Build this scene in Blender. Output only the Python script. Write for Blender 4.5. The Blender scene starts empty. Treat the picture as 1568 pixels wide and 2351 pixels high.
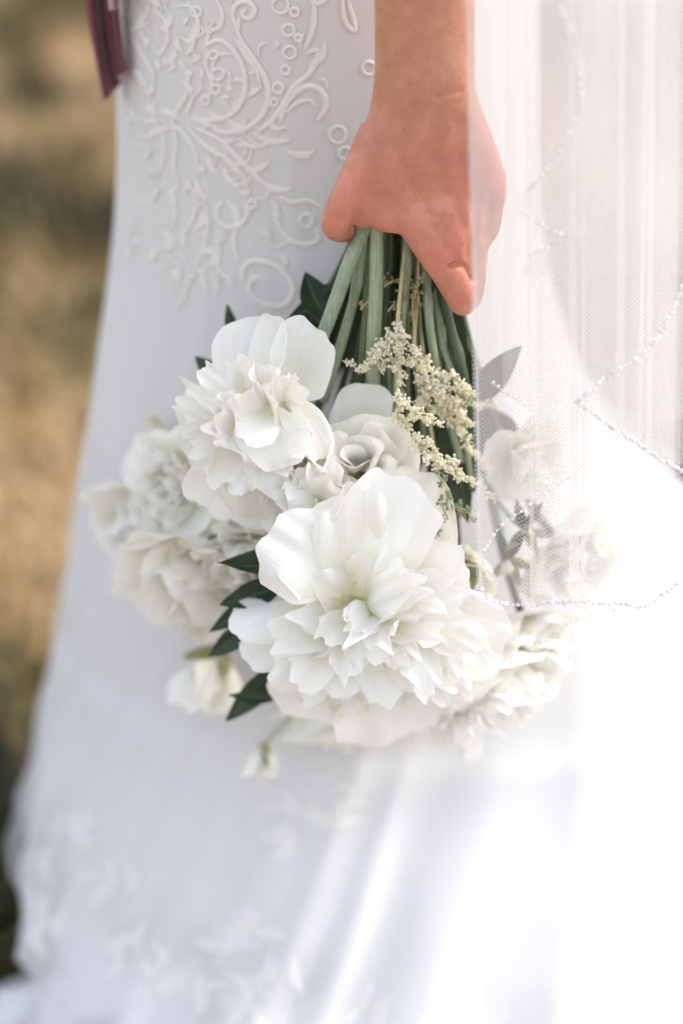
import bpy, bmesh, math, random
import numpy as np
from mathutils import Vector, Matrix
from mathutils.bvhtree import BVHTree

R = math.radians
rng = np.random.default_rng(7)
random.seed(7)
scene = bpy.context.scene
COL = scene.collection

# ------------------------------------------------------------------ camera
PITCH = R(24.0)
CAM = np.array([0.0, -1.5, 1.2])
FPX = 85.0 / 24.0 * 1568.0            # focal length in units of a 1568 px wide picture
cam_d = bpy.data.cameras.new('camera')
cam = bpy.data.objects.new('camera', cam_d)
COL.objects.link(cam)
cam.location = CAM
cam.rotation_euler = (R(90) - PITCH, 0, 0)
cam_d.sensor_fit = 'HORIZONTAL'
cam_d.sensor_width = 24.0
cam_d.lens = 85.0
cam_d.clip_start = 0.05
cam_d.clip_end = 500.0
cam_d.dof.use_dof = True
cam_d.dof.focus_distance = 1.565
cam_d.dof.aperture_fstop = 1.75
scene.camera = cam

# ------------------------------------------------------------------ world, sun, exposure
TO_SUN = Vector((0.70, 0.14, 0.66)).normalized()
SUN_EL = math.asin(TO_SUN.z)
SUN_AZ = math.atan2(TO_SUN.x, TO_SUN.y)
world = bpy.data.worlds.new('World')
scene.world = world
world.use_nodes = True
wn = world.node_tree
wn.nodes.clear()
sky = wn.nodes.new('ShaderNodeTexSky')
sky.sky_type = 'NISHITA'
sky.sun_disc = False
sky.sun_elevation = SUN_EL
sky.sun_rotation = SUN_AZ
sky.air_density = 1.0
sky.dust_density = 2.5
sky.ozone_density = 1.0
bg = wn.nodes.new('ShaderNodeBackground')
bg.inputs['Strength'].default_value = 0.15
wo = wn.nodes.new('ShaderNodeOutputWorld')
# thin even high cloud over the whole dome: half clear sky, half plain white
hz = wn.nodes.new('ShaderNodeMix'); hz.data_type = 'RGBA'
hz.inputs[0].default_value = 0.42
hz.inputs[7].default_value = (4.85, 4.66, 4.5, 1)
wn.links.new(sky.outputs[0], hz.inputs[6])
wn.links.new(hz.outputs[2], bg.inputs[0])
wn.links.new(bg.outputs[0], wo.inputs[0])
sun_d = bpy.data.lights.new('sun', 'SUN')
sun_d.energy = 0.62
sun_d.angle = R(6.0)
sun_d.color = (1.0, 0.94, 0.86)
sun = bpy.data.objects.new('sun', sun_d)
COL.objects.link(sun)
sun.rotation_euler = (-TO_SUN).to_track_quat('-Z', 'Y').to_euler()
sun.location = (2, -1, 4)

scene.view_settings.view_transform = 'Standard'
scene.view_settings.look = 'None'
scene.view_settings.exposure = 1.34
scene.view_settings.gamma = 1.0
scene.view_settings.use_curve_mapping = False
scene.render.engine = 'CYCLES'
scene.cycles.use_denoising = True
scene.cycles.use_adaptive_sampling = True
scene.cycles.adaptive_threshold = 0.02
scene.cycles.max_bounces = 14
scene.cycles.diffuse_bounces = 11
scene.cycles.transmission_bounces = 8
scene.cycles.transparent_max_bounces = 24
scene.cycles.sample_clamp_indirect = 6.0

# ------------------------------------------------------------------ helpers
CP, SP = math.cos(PITCH), math.sin(PITCH)

def ray(px, py):
    dx = (px - 784.0) / FPX
    dy = -(py - 1175.5) / FPX
    return np.array([dx, CP + dy * SP, -SP + dy * CP])

def at(px, py, y=0.0):
    """the point at depth y (metres behind the plane of the hand) seen at this spot of the photograph"""
    d = ray(px, py)
    return CAM + d * ((y - CAM[1]) / d[1])

def pxm(px, py, y=0.0):
    """metres per picture unit at that spot"""
    d = ray(px, py)
    return (y - CAM[1]) / d[1] / FPX

def nrm(v):
    v = np.asarray(v, float)
    return v / (np.linalg.norm(v) + 1e-12)

def tag(o, label=None, cat=None, group=None, kind=None):
    if label: o['label'] = label
    if cat: o['category'] = cat
    if group: o['group'] = group
    if kind: o['kind'] = kind
    return o

def empty(name, loc):
    o = bpy.data.objects.new(name, None)
    o.empty_display_size = 0.02
    COL.objects.link(o)
    o.location = Vector(loc)
    return o

def origin(o):
    p = Vector((0, 0, 0))
    while o is not None:
        p = p + o.location
        o = o.parent
    return np.array(p)

def mesh_obj(name, verts, faces, mat, parent=None, attrs=None, smooth=True):
    """verts in world coordinates; parent only ever has a location"""
    verts = np.asarray(verts, float)
    o0 = origin(parent) if parent is not None else np.zeros(3)
    me = bpy.data.meshes.new(name)
    me.from_pydata((verts - o0).tolist(), [], faces)
    if smooth:
        me.polygons.foreach_set('use_smooth', [True] * len(me.polygons))
    if attrs:
        for k, a in attrs.items():
            at_ = me.attributes.new(k, 'FLOAT', 'POINT')
            at_.data.foreach_set('value', np.asarray(a, np.float32).ravel())
    me.materials.append(mat)
    me.update()
    o = bpy.data.objects.new(name, me)
    COL.objects.link(o)
    if parent is not None:
        o.parent = parent
    return o

def grid_faces(nu, nv, closed=False):
    f = []
    for j in range(nv - 1):
        for i in range(nu if closed else nu - 1):
            a = j * nu + i
            b = j * nu + (i + 1) % nu
            f.append((a, b, b + nu, a + nu))
    return f

def catmull(pts, n):
    pts = np.asarray(pts, float)
    if len(pts) < 3:
        t = np.linspace(0, 1, n)[:, None]
        return pts[0] * (1 - t) + pts[-1] * t
    P = np.vstack([2 * pts[0] - pts[1], pts, 2 * pts[-1] - pts[-2]])
    m = len(pts) - 1
    out = []
    for s in np.linspace(0, m - 1e-6, n):
        i = int(s); t = s - i
        p0, p1, p2, p3 = P[i], P[i + 1], P[i + 2], P[i + 3]
        out.append(0.5 * ((2 * p1) + (-p0 + p2) * t + (2 * p0 - 5 * p1 + 4 * p2 - p3) * t * t + (-p0 + 3 * p1 - 3 * p2 + p3) * t ** 3))
    return np.array(out)

def tube_geo(path, radii, nseg=10, caps=True, flat=1.0, up=None):
    path = np.asarray(path, float)
    n = len(path)
    radii = np.broadcast_to(np.asarray(radii, float), (n,))
    T = np.gradient(path, axis=0)
    T /= np.linalg.norm(T, axis=1)[:, None] + 1e-12
    ref = np.array([0.0, 1.0, 0.0]) if up is None else nrm(up)
    V = []
    a = np.linspace(0, 2 * math.pi, nseg, endpoint=False)
    for i in range(n):
        s = np.cross(T[i], ref)
        if np.linalg.norm(s) < 1e-4:
            s = np.cross(T[i], [1, 0, 0])
        s = nrm(s); b = np.cross(s, T[i])
        V.append(path[i] + radii[i] * (np.cos(a)[:, None] * s + flat * np.sin(a)[:, None] * b))
    V = np.vstack(V)
    F = grid_faces(nseg, n, True)
    if caps:
        F.append(tuple(range(nseg))[::-1])
        F.append(tuple((n - 1) * nseg + k for k in range(nseg)))
    return V, F

def merge(geos):
    V, F, k = [], [], 0
    for v, f in geos:
        V.append(v); F += [tuple(i + k for i in q) for q in f]; k += len(v)
    return np.vstack(V), F

# ------------------------------------------------------------------ materials
class NT:
    def __init__(s, name):
        s.m = bpy.data.materials.new(name)
        s.m.use_nodes = True
        s.t = s.m.node_tree
        s.t.nodes.clear()
        s.out = s.n('ShaderNodeOutputMaterial')
    def n(s, typ, **kw):
        nd = s.t.nodes.new(typ)
        for k, v in kw.items():
            if k in nd.inputs.keys() if hasattr(nd.inputs, 'keys') else False:
                nd.inputs[k].default_value = v
            else:
                setattr(nd, k, v)
        return nd
    def l(s, a, b):
        s.t.links.new(a, b)
    def ramp(s, stops, fac=None):
        r = s.n('ShaderNodeValToRGB')
        e = r.color_ramp.elements
        while len(e) < len(stops): e.new(0.5)
        for q, (p, c) in zip(e, stops):
            q.position = p
            q.color = (*c, 1) if len(c) == 3 else c
        if fac is not None: s.l(fac, r.inputs[0])
        return r
    def noise(s, scale, detail=3, rough=0.5, vec=None, coord='Object'):
        nz = s.n('ShaderNodeTexNoise')
        nz.inputs['Scale'].default_value = scale
        nz.inputs['Detail'].default_value = detail
        nz.inputs['Roughness'].default_value = rough
        if vec is None:
            tc = s.n('ShaderNodeTexCoord'); vec = tc.outputs[coord]
        s.l(vec, nz.inputs['Vector'])
        return nz
    def attr(s, name):
        a = s.n('ShaderNodeAttribute'); a.attribute_name = name
        return a
    def math(s, op, a, b=None, clamp=False):
        q = s.n('ShaderNodeMath'); q.operation = op; q.use_clamp = clamp
        for i, x in enumerate((a, b)):
            if x is None: continue
            if isinstance(x, (int, float)): q.inputs[i].default_value = x
            else: s.l(x, q.inputs[i])
        return q.outputs[0]
    def mix(s, fac, a, b, mode='MIX'):
        q = s.n('ShaderNodeMix'); q.data_type = 'RGBA'; q.blend_type = mode
        for i, x in ((0, fac), (6, a), (7, b)):
            if isinstance(x, (int, float)): q.inputs[i].default_value = x
            elif isinstance(x, tuple): q.inputs[i].default_value = (*x, 1)
            else: s.l(x, q.inputs[i])
        return q.outputs[2]
    def bump(s, h, strength, dist):
        b = s.n('ShaderNodeBump')
        b.inputs['Strength'].default_value = strength
        b.inputs['Distance'].default_value = dist
        s.l(h, b.inputs['Height'])
        return b.outputs[0]

def petal_material(name, tip, base, thr=0.30, trans=0.30):
    t = NT(name)
    v = t.attr('v').outputs['Fac']; u = t.attr('u').outputs['Fac']
    col = t.ramp([(0.0, base), (thr, tuple(0.4 * a + 0.6 * b for a, b in zip(base, tip))), (thr + 0.3, tip), (1.0, tip)], v).outputs[0]
    cx = t.n('ShaderNodeCombineXYZ')
    t.l(t.math('MULTIPLY', u, 9.0), cx.inputs[0]); t.l(t.math('MULTIPLY', v, 1.3), cx.inputs[1])
    t.l(t.attr('sd').outputs['Fac'], cx.inputs[2])
    nz = t.noise(1.6, 3, 0.55, cx.outputs[0])
    col = t.mix(t.math('MULTIPLY', t.ramp([(0.50, (0, 0, 0)), (0.68, (1, 1, 1))], nz.outputs[0]).outputs[0], 0.5), col, tuple(a * b for a, b in zip(tip, (0.93, 0.93, 0.87))))
    nrmv = t.bump(nz.outputs[0], 0.45, 0.0012)
    bs = t.n('ShaderNodeBsdfPrincipled')
    t.l(col, bs.inputs['Base Color']); t.l(nrmv, bs.inputs['Normal'])
    bs.inputs['Roughness'].default_value = 0.55
    bs.inputs['Specular IOR Level'].default_value = 0.25
    tr = t.n('ShaderNodeBsdfTranslucent')
    t.l(col, tr.inputs['Color']); t.l(nrmv, tr.inputs['Normal'])
    mx = t.n('ShaderNodeMixShader'); mx.inputs[0].default_value = trans
    t.l(bs.outputs[0], mx.inputs[1]); t.l(tr.outputs[0], mx.inputs[2])
    t.l(mx.outputs[0], t.out.inputs[0])
    return t.m

def leafy_material(name, c1, c2, rough=0.45, trans=0.15, scale=60, stretch=None):
    t = NT(name)
    nz = t.noise(scale, 4, 0.6)
    col = t.ramp([(0.3, c1), (0.7, c2)], nz.outputs[0]).outputs[0]
    bs = t.n('ShaderNodeBsdfPrincipled')
    t.l(col, bs.inputs['Base Color'])
    bs.inputs['Roughness'].default_value = rough
    t.l(t.bump(nz.outputs[0], 0.3, 0.0008), bs.inputs['Normal'])
    tr = t.n('ShaderNodeBsdfTranslucent'); t.l(col, tr.inputs['Color'])
    mx = t.n('ShaderNodeMixShader'); mx.inputs[0].default_value = trans
    t.l(bs.outputs[0], mx.inputs[1]); t.l(tr.outputs[0], mx.inputs[2])
    t.l(mx.outputs[0], t.out.inputs[0])
    return t.m

def leaf_material():
    t = NT('leaf')
    u = t.attr('u').outputs['Fac']; v = t.attr('v').outputs['Fac']
    nz = t.noise(70, 4, 0.6)
    col = t.ramp([(0.3, (0.013, 0.030, 0.013)), (0.75, (0.040, 0.070, 0.030))], nz.outputs[0]).outputs[0]
    mid = t.math('LESS_THAN', t.math('ABSOLUTE', u), 0.05)
    col = t.mix(t.math('MULTIPLY', mid, 0.7), col, (0.12, 0.17, 0.08))
    vein = t.n('ShaderNodeTexWave')
    vein.inputs['Scale'].default_value = 2.2; vein.inputs['Distortion'].default_value = 1.0
    cx = t.n('ShaderNodeCombineXYZ')
    t.l(t.math('SUBTRACT', t.math('MULTIPLY', v, 2.4), t.math('MULTIPLY', t.math('ABSOLUTE', u), 0.7)), cx.inputs[0])
    t.l(cx.outputs[0], vein.inputs['Vector'])
    bs = t.n('ShaderNodeBsdfPrincipled')
    t.l(col, bs.inputs['Base Color'])
    bs.inputs['Roughness'].default_value = 0.42
    t.l(t.bump(vein.outputs[0], 0.25, 0.0008), bs.inputs['Normal'])
    tr = t.n('ShaderNodeBsdfTranslucent'); t.l(col, tr.inputs['Color'])
    mx = t.n('ShaderNodeMixShader'); mx.inputs[0].default_value = 0.15
    t.l(bs.outputs[0], mx.inputs[1]); t.l(tr.outputs[0], mx.inputs[2])
    t.l(mx.outputs[0], t.out.inputs[0])
    return t.m

def stem_material(name, c1, c2):
    t = NT(name)
    tc = t.n('ShaderNodeTexCoord')
    mp = t.n('ShaderNodeMapping'); mp.inputs['Scale'].default_value = (700, 700, 30)
    t.l(tc.outputs['Object'], mp.inputs[0])
    nz = t.noise(1.0, 4, 0.6, mp.outputs[0])
    nb = t.noise(45, 3, 0.6)
    f = t.math('ADD', t.math('MULTIPLY', nz.outputs[0], 0.6), t.math('MULTIPLY', nb.outputs[0], 0.4))
    col = t.ramp([(0.35, c1), (0.65, c2)], f).outputs[0]
    bs = t.n('ShaderNodeBsdfPrincipled')
    t.l(col, bs.inputs['Base Color'])
    bs.inputs['Roughness'].default_value = 0.5
    t.l(t.bump(nz.outputs[0], 0.4, 0.0006), bs.inputs['Normal'])
    t.l(bs.outputs[0], t.out.inputs[0])
    return t.m

def skin_material():
    t = NT('skin')
    n1 = t.noise(38, 4, 0.6)
    n2 = t.noise(140, 3, 0.6)
    f = t.math('ADD', t.math('MULTIPLY', n1.outputs[0], 0.65), t.math('MULTIPLY', n2.outputs[0], 0.35))
    col = t.ramp([(0.36, (0.45, 0.178, 0.117)), (0.52, (0.57, 0.248, 0.166)), (0.66, (0.67, 0.325, 0.222))], f).outputs[0]
    n3 = t.noise(16, 3, 0.55)
    col = t.mix(t.math('MULTIPLY', t.ramp([(0.48, (0, 0, 0)), (0.66, (1, 1, 1))], n3.outputs[0]).outputs[0], 0.40), col, (0.56, 0.19, 0.16))
    col = t.mix(t.math('MULTIPLY', t.attr('arm').outputs['Fac'], 0.38), col, (0.52, 0.25, 0.14))
    fl = t.attr('flush').outputs['Fac']
    col = t.mix(t.math('MULTIPLY', fl, 0.62), col, (0.72, 0.22, 0.165))
    # freckles
    tc = t.n('ShaderNodeTexCoord')
    nd = t.n('ShaderNodeTexNoise'); nd.inputs['Scale'].default_value = 400
    t.l(tc.outputs['Object'], nd.inputs['Vector'])
    for sc, lo, hi, amt in ((400, 0.06, 0.40, 0.46), (240, 0.04, 0.26, 0.62), (90, 0.03, 0.12, 0.80)):
        vo = t.n('ShaderNodeTexVoronoi'); vo.inputs['Scale'].default_value = sc
        vo.inputs['Randomness'].default_value = 1.0
        t.l(tc.outputs['Object'], vo.inputs['Vector'])
        near = t.ramp([(lo, (1, 1, 1)), (hi, (0, 0, 0))], vo.outputs['Distance']).outputs[0]
        wn_ = t.n('ShaderNodeTexWhiteNoise'); t.l(vo.outputs['Position'], wn_.inputs['Vector'])
        keep = t.math('GREATER_THAN', wn_.outputs['Value'], 0.60)
        area = t.attr('arm').outputs['Fac']
        k = t.math('MULTIPLY', t.math('MULTIPLY', near, keep), t.math('MULTIPLY', area, amt))
        col = t.mix(k, col, (0.30, 0.10, 0.05))
    bs = t.n('ShaderNodeBsdfPrincipled')
    t.l(col, bs.inputs['Base Color'])
    bs.inputs['Roughness'].default_value = 0.44
    bs.inputs['Specular IOR Level'].default_value = 0.5
    bs.inputs['Subsurface Weight'].default_value = 0.18
    bs.inputs['Subsurface Radius'].default_value = (1.0, 0.35, 0.2)
    bs.inputs['Subsurface Scale'].default_value = 0.004
    vo = t.n('ShaderNodeTexVoronoi'); vo.inputs['Scale'].default_value = 900
    t.l(tc.outputs['Object'], vo.inputs['Vector'])
    h = t.math('ADD', t.math('MULTIPLY', vo.outputs['Distance'], 0.5), t.math('MULTIPLY', n2.outputs[0], 1.4))
    t.l(t.bump(h, 0.55, 0.0009), bs.inputs['Normal'])
    t.l(bs.outputs[0], t.out.inputs[0])
    return t.m

def fabric_material(name, col, rough=0.6, sheen=0.3, bumps=((900, 0.25, 0.0004),), trans=0.0, spec=0.3):
    t = NT(name)
    bs = t.n('ShaderNodeBsdfPrincipled')
    nz = t.noise(6, 4, 0.55)
    c = t.ramp([(0.3, tuple(x * 0.965 for x in col)), (0.7, col)], nz.outputs[0]).outputs[0]
    t.l(c, bs.inputs['Base Color'])
    bs.inputs['Roughness'].default_value = rough
    bs.inputs['Sheen Weight'].default_value = sheen
    bs.inputs['Specular IOR Level'].default_value = spec
    sc, st, di = bumps[0]
    nb = t.noise(sc, 2, 0.5)
    t.l(t.bump(nb.outputs[0], st, di), bs.inputs['Normal'])
    if trans > 0:
        tr = t.n('ShaderNodeBsdfTranslucent'); t.l(c, tr.inputs['Color'])
        mx = t.n('ShaderNodeMixShader'); mx.inputs[0].default_value = trans
        t.l(bs.outputs[0], mx.inputs[1]); t.l(tr.outputs[0], mx.inputs[2])
        t.l(mx.outputs[0], t.out.inputs[0])
    else:
        t.l(bs.outputs[0], t.out.inputs[0])
    return t.m

def tulle_material():
    """a net of fine threads: diagonal lattice of real-size cells plus a soft haze of fibres"""
    t = NT('tulle')
    u = t.attr('u').outputs['Fac']; v = t.attr('v').outputs['Fac']     # metres across / down
    def line(a, b, pitch):
        s = t.math('ADD', t.math('MULTIPLY', u, a / pitch), t.math('MULTIPLY', v, b / pitch))
        fr = t.math('ABSOLUTE', t.math('SUBTRACT', t.math('FRACT', s), 0.5))
        return t.math('GREATER_THAN', fr, 0.40)
    th = t.math('MAXIMUM', line(0.86, 0.5, 0.00150), line(0.86, -0.5, 0.00150))
    fac = t.math('ADD', t.math('MULTIPLY', th, TULLE_THREAD), TULLE_HAZE, True)
    df = t.n('ShaderNodeBsdfDiffuse'); df.inputs['Color'].default_value = (0.90, 0.885, 0.885, 1)
    tr = t.n('ShaderNodeBsdfTranslucent'); tr.inputs['Color'].default_value = (0.90, 0.885, 0.885, 1)
    m1 = t.n('ShaderNodeMixShader'); m1.inputs[0].default_value = 0.45
    t.l(df.outputs[0], m1.inputs[1]); t.l(tr.outputs[0], m1.inputs[2])
    tp = t.n('ShaderNodeBsdfTransparent')
    m2 = t.n('ShaderNodeMixShader'); t.l(fac, m2.inputs[0])
    t.l(tp.outputs[0], m2.inputs[1]); t.l(m1.outputs[0], m2.inputs[2])
    t.l(m2.outputs[0], t.out.inputs[0])
    return t.m

TULLE_THREAD, TULLE_HAZE = 0.27, 0.19

def glass_bead_material():
    t = NT('crystal_bead')
    bs = t.n('ShaderNodeBsdfPrincipled')
    bs.inputs['Base Color'].default_value = (0.92, 0.92, 0.94, 1)
    bs.inputs['Roughness'].default_value = 0.06
    bs.inputs['Specular IOR Level'].default_value = 0.9
    bs.inputs['Coat Weight'].default_value = 0.6
    bs.inputs['Transmission Weight'].default_value = 0.35
    t.l(bs.outputs[0], t.out.inputs[0])
    return t.m

def pearl_material():
    t = NT('pearl_bead')
    bs = t.n('ShaderNodeBsdfPrincipled')
    bs.inputs['Base Color'].default_value = (0.93, 0.91, 0.90, 1)
    bs.inputs['Roughness'].default_value = 0.18
    bs.inputs['Coat Weight'].default_value = 0.5
    t.l(bs.outputs[0], t.out.inputs[0])
    return t.m

def ground_material():
    t = NT('dry_turf')
    n1 = t.noise(2.2, 5, 0.6); n2 = t.noise(14, 4, 0.6)
    f = t.math('ADD', t.math('MULTIPLY', n1.outputs[0], 0.7), t.math('MULTIPLY', n2.outputs[0], 0.3))
    col = t.ramp([(0.36, (0.075, 0.065, 0.026)), (0.46, (0.18, 0.13, 0.050)), (0.56, (0.40, 0.25, 0.105)), (0.66, (0.52, 0.34, 0.17))], f).outputs[0]
    bs = t.n('ShaderNodeBsdfPrincipled'); t.l(col, bs.inputs['Base Color'])
    bs.inputs['Roughness'].default_value = 0.95
    t.l(t.bump(n2.outputs[0], 0.6, 0.02), bs.inputs['Normal'])
    t.l(bs.outputs[0], t.out.inputs[0])
    return t.m

def grass_material():
    t = NT('grass_blades')
    g = t.attr('tone').outputs['Fac']
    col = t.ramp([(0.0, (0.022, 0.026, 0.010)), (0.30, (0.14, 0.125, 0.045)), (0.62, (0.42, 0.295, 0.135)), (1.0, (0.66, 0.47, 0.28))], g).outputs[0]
    bs = t.n('ShaderNodeBsdfPrincipled'); t.l(col, bs.inputs['Base Color'])
    bs.inputs['Roughness'].default_value = 0.7
    t.l(bs.outputs[0], t.out.inputs[0])
    return t.m

M_PETAL = petal_material('peony_petal', (0.965, 0.96, 0.935), (0.93, 0.92, 0.70))
M_CREAM = petal_material('cream_petal', (0.945, 0.935, 0.885), (0.88, 0.87, 0.62))
M_ROSE = petal_material('rose_petal', (0.955, 0.95, 0.915), (0.92, 0.87, 0.68), 0.2)
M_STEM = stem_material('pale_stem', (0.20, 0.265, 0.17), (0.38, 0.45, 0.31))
M_STEM_D = stem_material('dark_stem', (0.028, 0.050, 0.026), (0.085, 0.125, 0.07))  # dark green, deepened for the heavy shade between the stems
M_STEM_O = stem_material('olive_stem', (0.13, 0.16, 0.07), (0.27, 0.30, 0.15))
M_LEAF = leaf_material()
M_CALYX = leafy_material('calyx', (0.16, 0.19, 0.08), (0.36, 0.33, 0.15))
M_ASTIL = leafy_material('astilbe_floret', (0.95, 0.90, 0.72), (0.975, 0.96, 0.87), 0.7, 0.4, 300)
M_ASTIL_B = leafy_material('astilbe_faded', (0.36, 0.27, 0.12), (0.62, 0.52, 0.32), 0.7, 0.2, 300)
M_ASTIL_G = leafy_material('astilbe_green', (0.20, 0.29, 0.14), (0.42, 0.48, 0.30), 0.7, 0.2, 300)
M_TWIG = stem_material('astilbe_twig', (0.42, 0.38, 0.18), (0.60, 0.54, 0.32))
M_SKIN = skin_material()
M_DRESS = fabric_material('dress_satin', (0.70, 0.70, 0.705), 0.6, 0.15)
def open_lace_hem(m):
    """towards the hem the cloth turns into open lace net"""
    nt = m.node_tree
    out = next(n for n in nt.nodes if n.type == 'OUTPUT_MATERIAL')
    src = out.inputs[0].links[0].from_socket
    at_ = nt.nodes.new('ShaderNodeAttribute'); at_.attribute_name = 'hem'
    tc = nt.nodes.new('ShaderNodeTexCoord')
    nz = nt.nodes.new('ShaderNodeTexNoise'); nz.inputs['Scale'].default_value = 16; nz.inputs['Detail'].default_value = 3
    nt.links.new(tc.outputs['Object'], nz.inputs['Vector'])
    rp = nt.nodes.new('ShaderNodeValToRGB'); rp.color_ramp.elements[0].position = 0.46; rp.color_ramp.elements[1].position = 0.62
    nt.links.new(nz.outputs[0], rp.inputs[0])
    mu = nt.nodes.new('ShaderNodeMath'); mu.operation = 'MULTIPLY'
    nt.links.new(at_.outputs['Fac'], mu.inputs[0]); nt.links.new(rp.outputs[0], mu.inputs[1])
    m2 = nt.nodes.new('ShaderNodeMath'); m2.operation = 'MULTIPLY'; m2.inputs[1].default_value = 0.55
    nt.links.new(mu.outputs[0], m2.inputs[0])
    tp = nt.nodes.new('ShaderNodeBsdfTransparent'); mx = nt.nodes.new('ShaderNodeMixShader')
    nt.links.new(m2.outputs[0], mx.inputs[0]); nt.links.new(src, mx.inputs[1]); nt.links.new(tp.outputs[0], mx.inputs[2])
    nt.links.new(mx.outputs[0], out.inputs[0])
open_lace_hem(M_DRESS)
M_LACE = fabric_material('lace_cord', (0.86, 0.83, 0.795), 0.75, 0.2, ((1800, 0.6, 0.0006),))
M_TULLE = tulle_material()
M_BEAD = glass_bead_material()
M_PEARL = pearl_material()
M_RIBBON = fabric_material('wine_ribbon', (0.14, 0.024, 0.038), 0.5, 0.4, ((300, 0.3, 0.001),))
M_RIBBON_P = fabric_material('pale_knot', (0.45, 0.30, 0.31), 0.5, 0.4, ((300, 0.3, 0.001),))
M_GROUND = ground_material()
M_GRASS = grass_material()

# ------------------------------------------------------------------ ground and grass
def ground_h(x, y):
    return 0.012 * np.sin(2.1 * x + 1.3 * y) + 0.010 * np.sin(5.3 * x - 3.1 * y + 1.0) - 0.022

gx = np.concatenate([-np.geomspace(120, 3.2, 18), np.linspace(-3, 3, 61), np.geomspace(3.2, 120, 18)])
gy = np.concatenate([-np.geomspace(60, 2.2, 14), np.linspace(-2, 6, 81), np.geomspace(6.2, 200, 20)])
GX, GY = np.meshgrid(gx, gy)
damp = np.exp(-(np.hypot(GX, GY - 2) / 12.0) ** 2)
gv = np.stack([GX, GY, ground_h(GX, GY) * damp - 0.0 * GX], -1).reshape(-1, 3)
ground = mesh_obj('ground', gv, grid_faces(len(gx), len(gy)), M_GROUND)
tag(ground, 'dry tan and olive turf behind the bride', kind='structure')

def build_grass():
    def lump(x, y):
        return (1.7 * np.sin(17 * x + 2.0 * np.sin(3 * y)) * np.sin(7.0 * y + 1.5 * np.sin(9 * x) + 0.7) + 0.6 * np.sin(1.9 * x + 2.3 * y) + np.sin(4.1 * x - 3.3 * y + 2.0) + 0.8 * np.sin(7.3 * y + 1.7 * x + 0.5) + 0.7 * np.sin(9.1 * x + 5.0 * y) + 0.8 * np.sin(17 * x - 9 * y) * np.sin(13 * y + 5 * x))
    # the strips of turf that are seen past the dress on both sides, and a margin round them
    N = 46000
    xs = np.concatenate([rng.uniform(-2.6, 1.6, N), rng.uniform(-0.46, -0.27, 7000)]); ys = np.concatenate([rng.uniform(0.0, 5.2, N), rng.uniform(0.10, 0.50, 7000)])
    keep = (np.abs(xs) > 0.28 + 0.05 * np.clip(ys, 0, 1)) | (ys > 1.2)
    xs, ys = xs[keep], ys[keep]
    lv = lump(xs, ys)
    n = len(xs)
    green = np.clip(0.50 + 0.30 * lv + rng.normal(0, 0.13, n), 0, 1)
    shade_patch = np.maximum(np.exp(-(((xs + 0.37) / 0.09) ** 2 + ((ys - 0.28) / 0.15) ** 2)), 0.7 * np.exp(-(((xs + 0.42) / 0.05) ** 2 + ((ys - 0.86) / 0.06) ** 2)))  # darkened, taller grass standing in for the deep shadow beside the dress
    green = green * (1 - shade_patch)
    h = (1 + 0.8 * shade_patch) * rng.uniform(0.02, 0.05, n) * np.where(green < 0.4, 1.7, 0.9)
    w = rng.uniform(0.0025, 0.006, n) * 1.4
    a = rng.uniform(0, 2 * math.pi, n); lean = rng.uniform(0.2, 1.1, n); la = rng.uniform(0, 2 * math.pi, n)
    z0 = ground_h(xs, ys) - 0.003
    base = np.stack([xs, ys, z0], -1)
    side = np.stack([np.cos(a), np.sin(a), 0 * a], -1) * w[:, None]
    tip = base + np.stack([np.cos(la) * lean * h, np.sin(la) * lean * h, h], -1)
    mid = base * 0.5 + tip * 0.5 + np.stack([0 * h, 0 * h, 0.18 * h], -1)
    V = np.stack([base - side, base + side, mid + side * 0.7, mid - side * 0.7, tip], 1).reshape(-1, 3)
    F = []
    for i in range(n):
        k = 5 * i
        F.append((k, k + 1, k + 2, k + 3)); F.append((k + 3, k + 2, k + 4))
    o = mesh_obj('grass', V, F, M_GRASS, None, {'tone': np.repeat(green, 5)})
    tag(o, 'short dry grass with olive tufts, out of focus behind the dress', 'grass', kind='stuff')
build_grass()

# ------------------------------------------------------------------ the dress
#       z     left    right   front   back   cx     cy
TAB = np.array([
    (1.10, -0.150, 0.120, 0.085, 0.43, -0.01, 0.27),
    (0.95, -0.163, 0.136, 0.085, 0.44, -0.01, 0.27),
    (0.82, -0.166, 0.144, 0.090, 0.45, -0.01, 0.27),
    (0.67, -0.168, 0.148, 0.105, 0.46,  0.00, 0.27),
    (0.55, -0.190, 0.175, 0.110, 0.49,  0.01, 0.28),
    (0.46, -0.205, 0.225, 0.110, 0.53,  0.02, 0.29),
    (0.37, -0.221, 0.300, 0.100, 0.58,  0.03, 0.30),
    (0.25, -0.246, 0.430, 0.050, 0.68,  0.05, 0.33),
    (0.13, -0.276, 0.600, -0.060, 0.82, 0.08, 0.36),
    (0.05, -0.290, 0.740, -0.260, 0.93, 0.10, 0.38),
    (0.006, -0.306, 0.900, -0.750, 1.02, 0.12, 0.40),  # unseen front of the train, lengthened to bounce light onto the flowers
])
NTH, NZ = 360, 120
zz = np.concatenate([np.linspace(1.10, 0.3, 55, endpoint=False), np.linspace(0.3, 0.006, 65)])
NZ = len(zz)
def tab(z, c):
    return np.interp(z, TAB[::-1, 0], TAB[::-1, c])
def smooth1(a, k=7):
    p = np.pad(a, k, mode='edge')
    return np.convolve(p, np.ones(2 * k + 1) / (2 * k + 1), 'valid')
Lz, Rz, Fz, Bz, Cx, Cy = [smooth1(tab(zz, c), 4) for c in range(1, 7)]
th = np.linspace(-math.pi, math.pi, NTH, endpoint=False)
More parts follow.
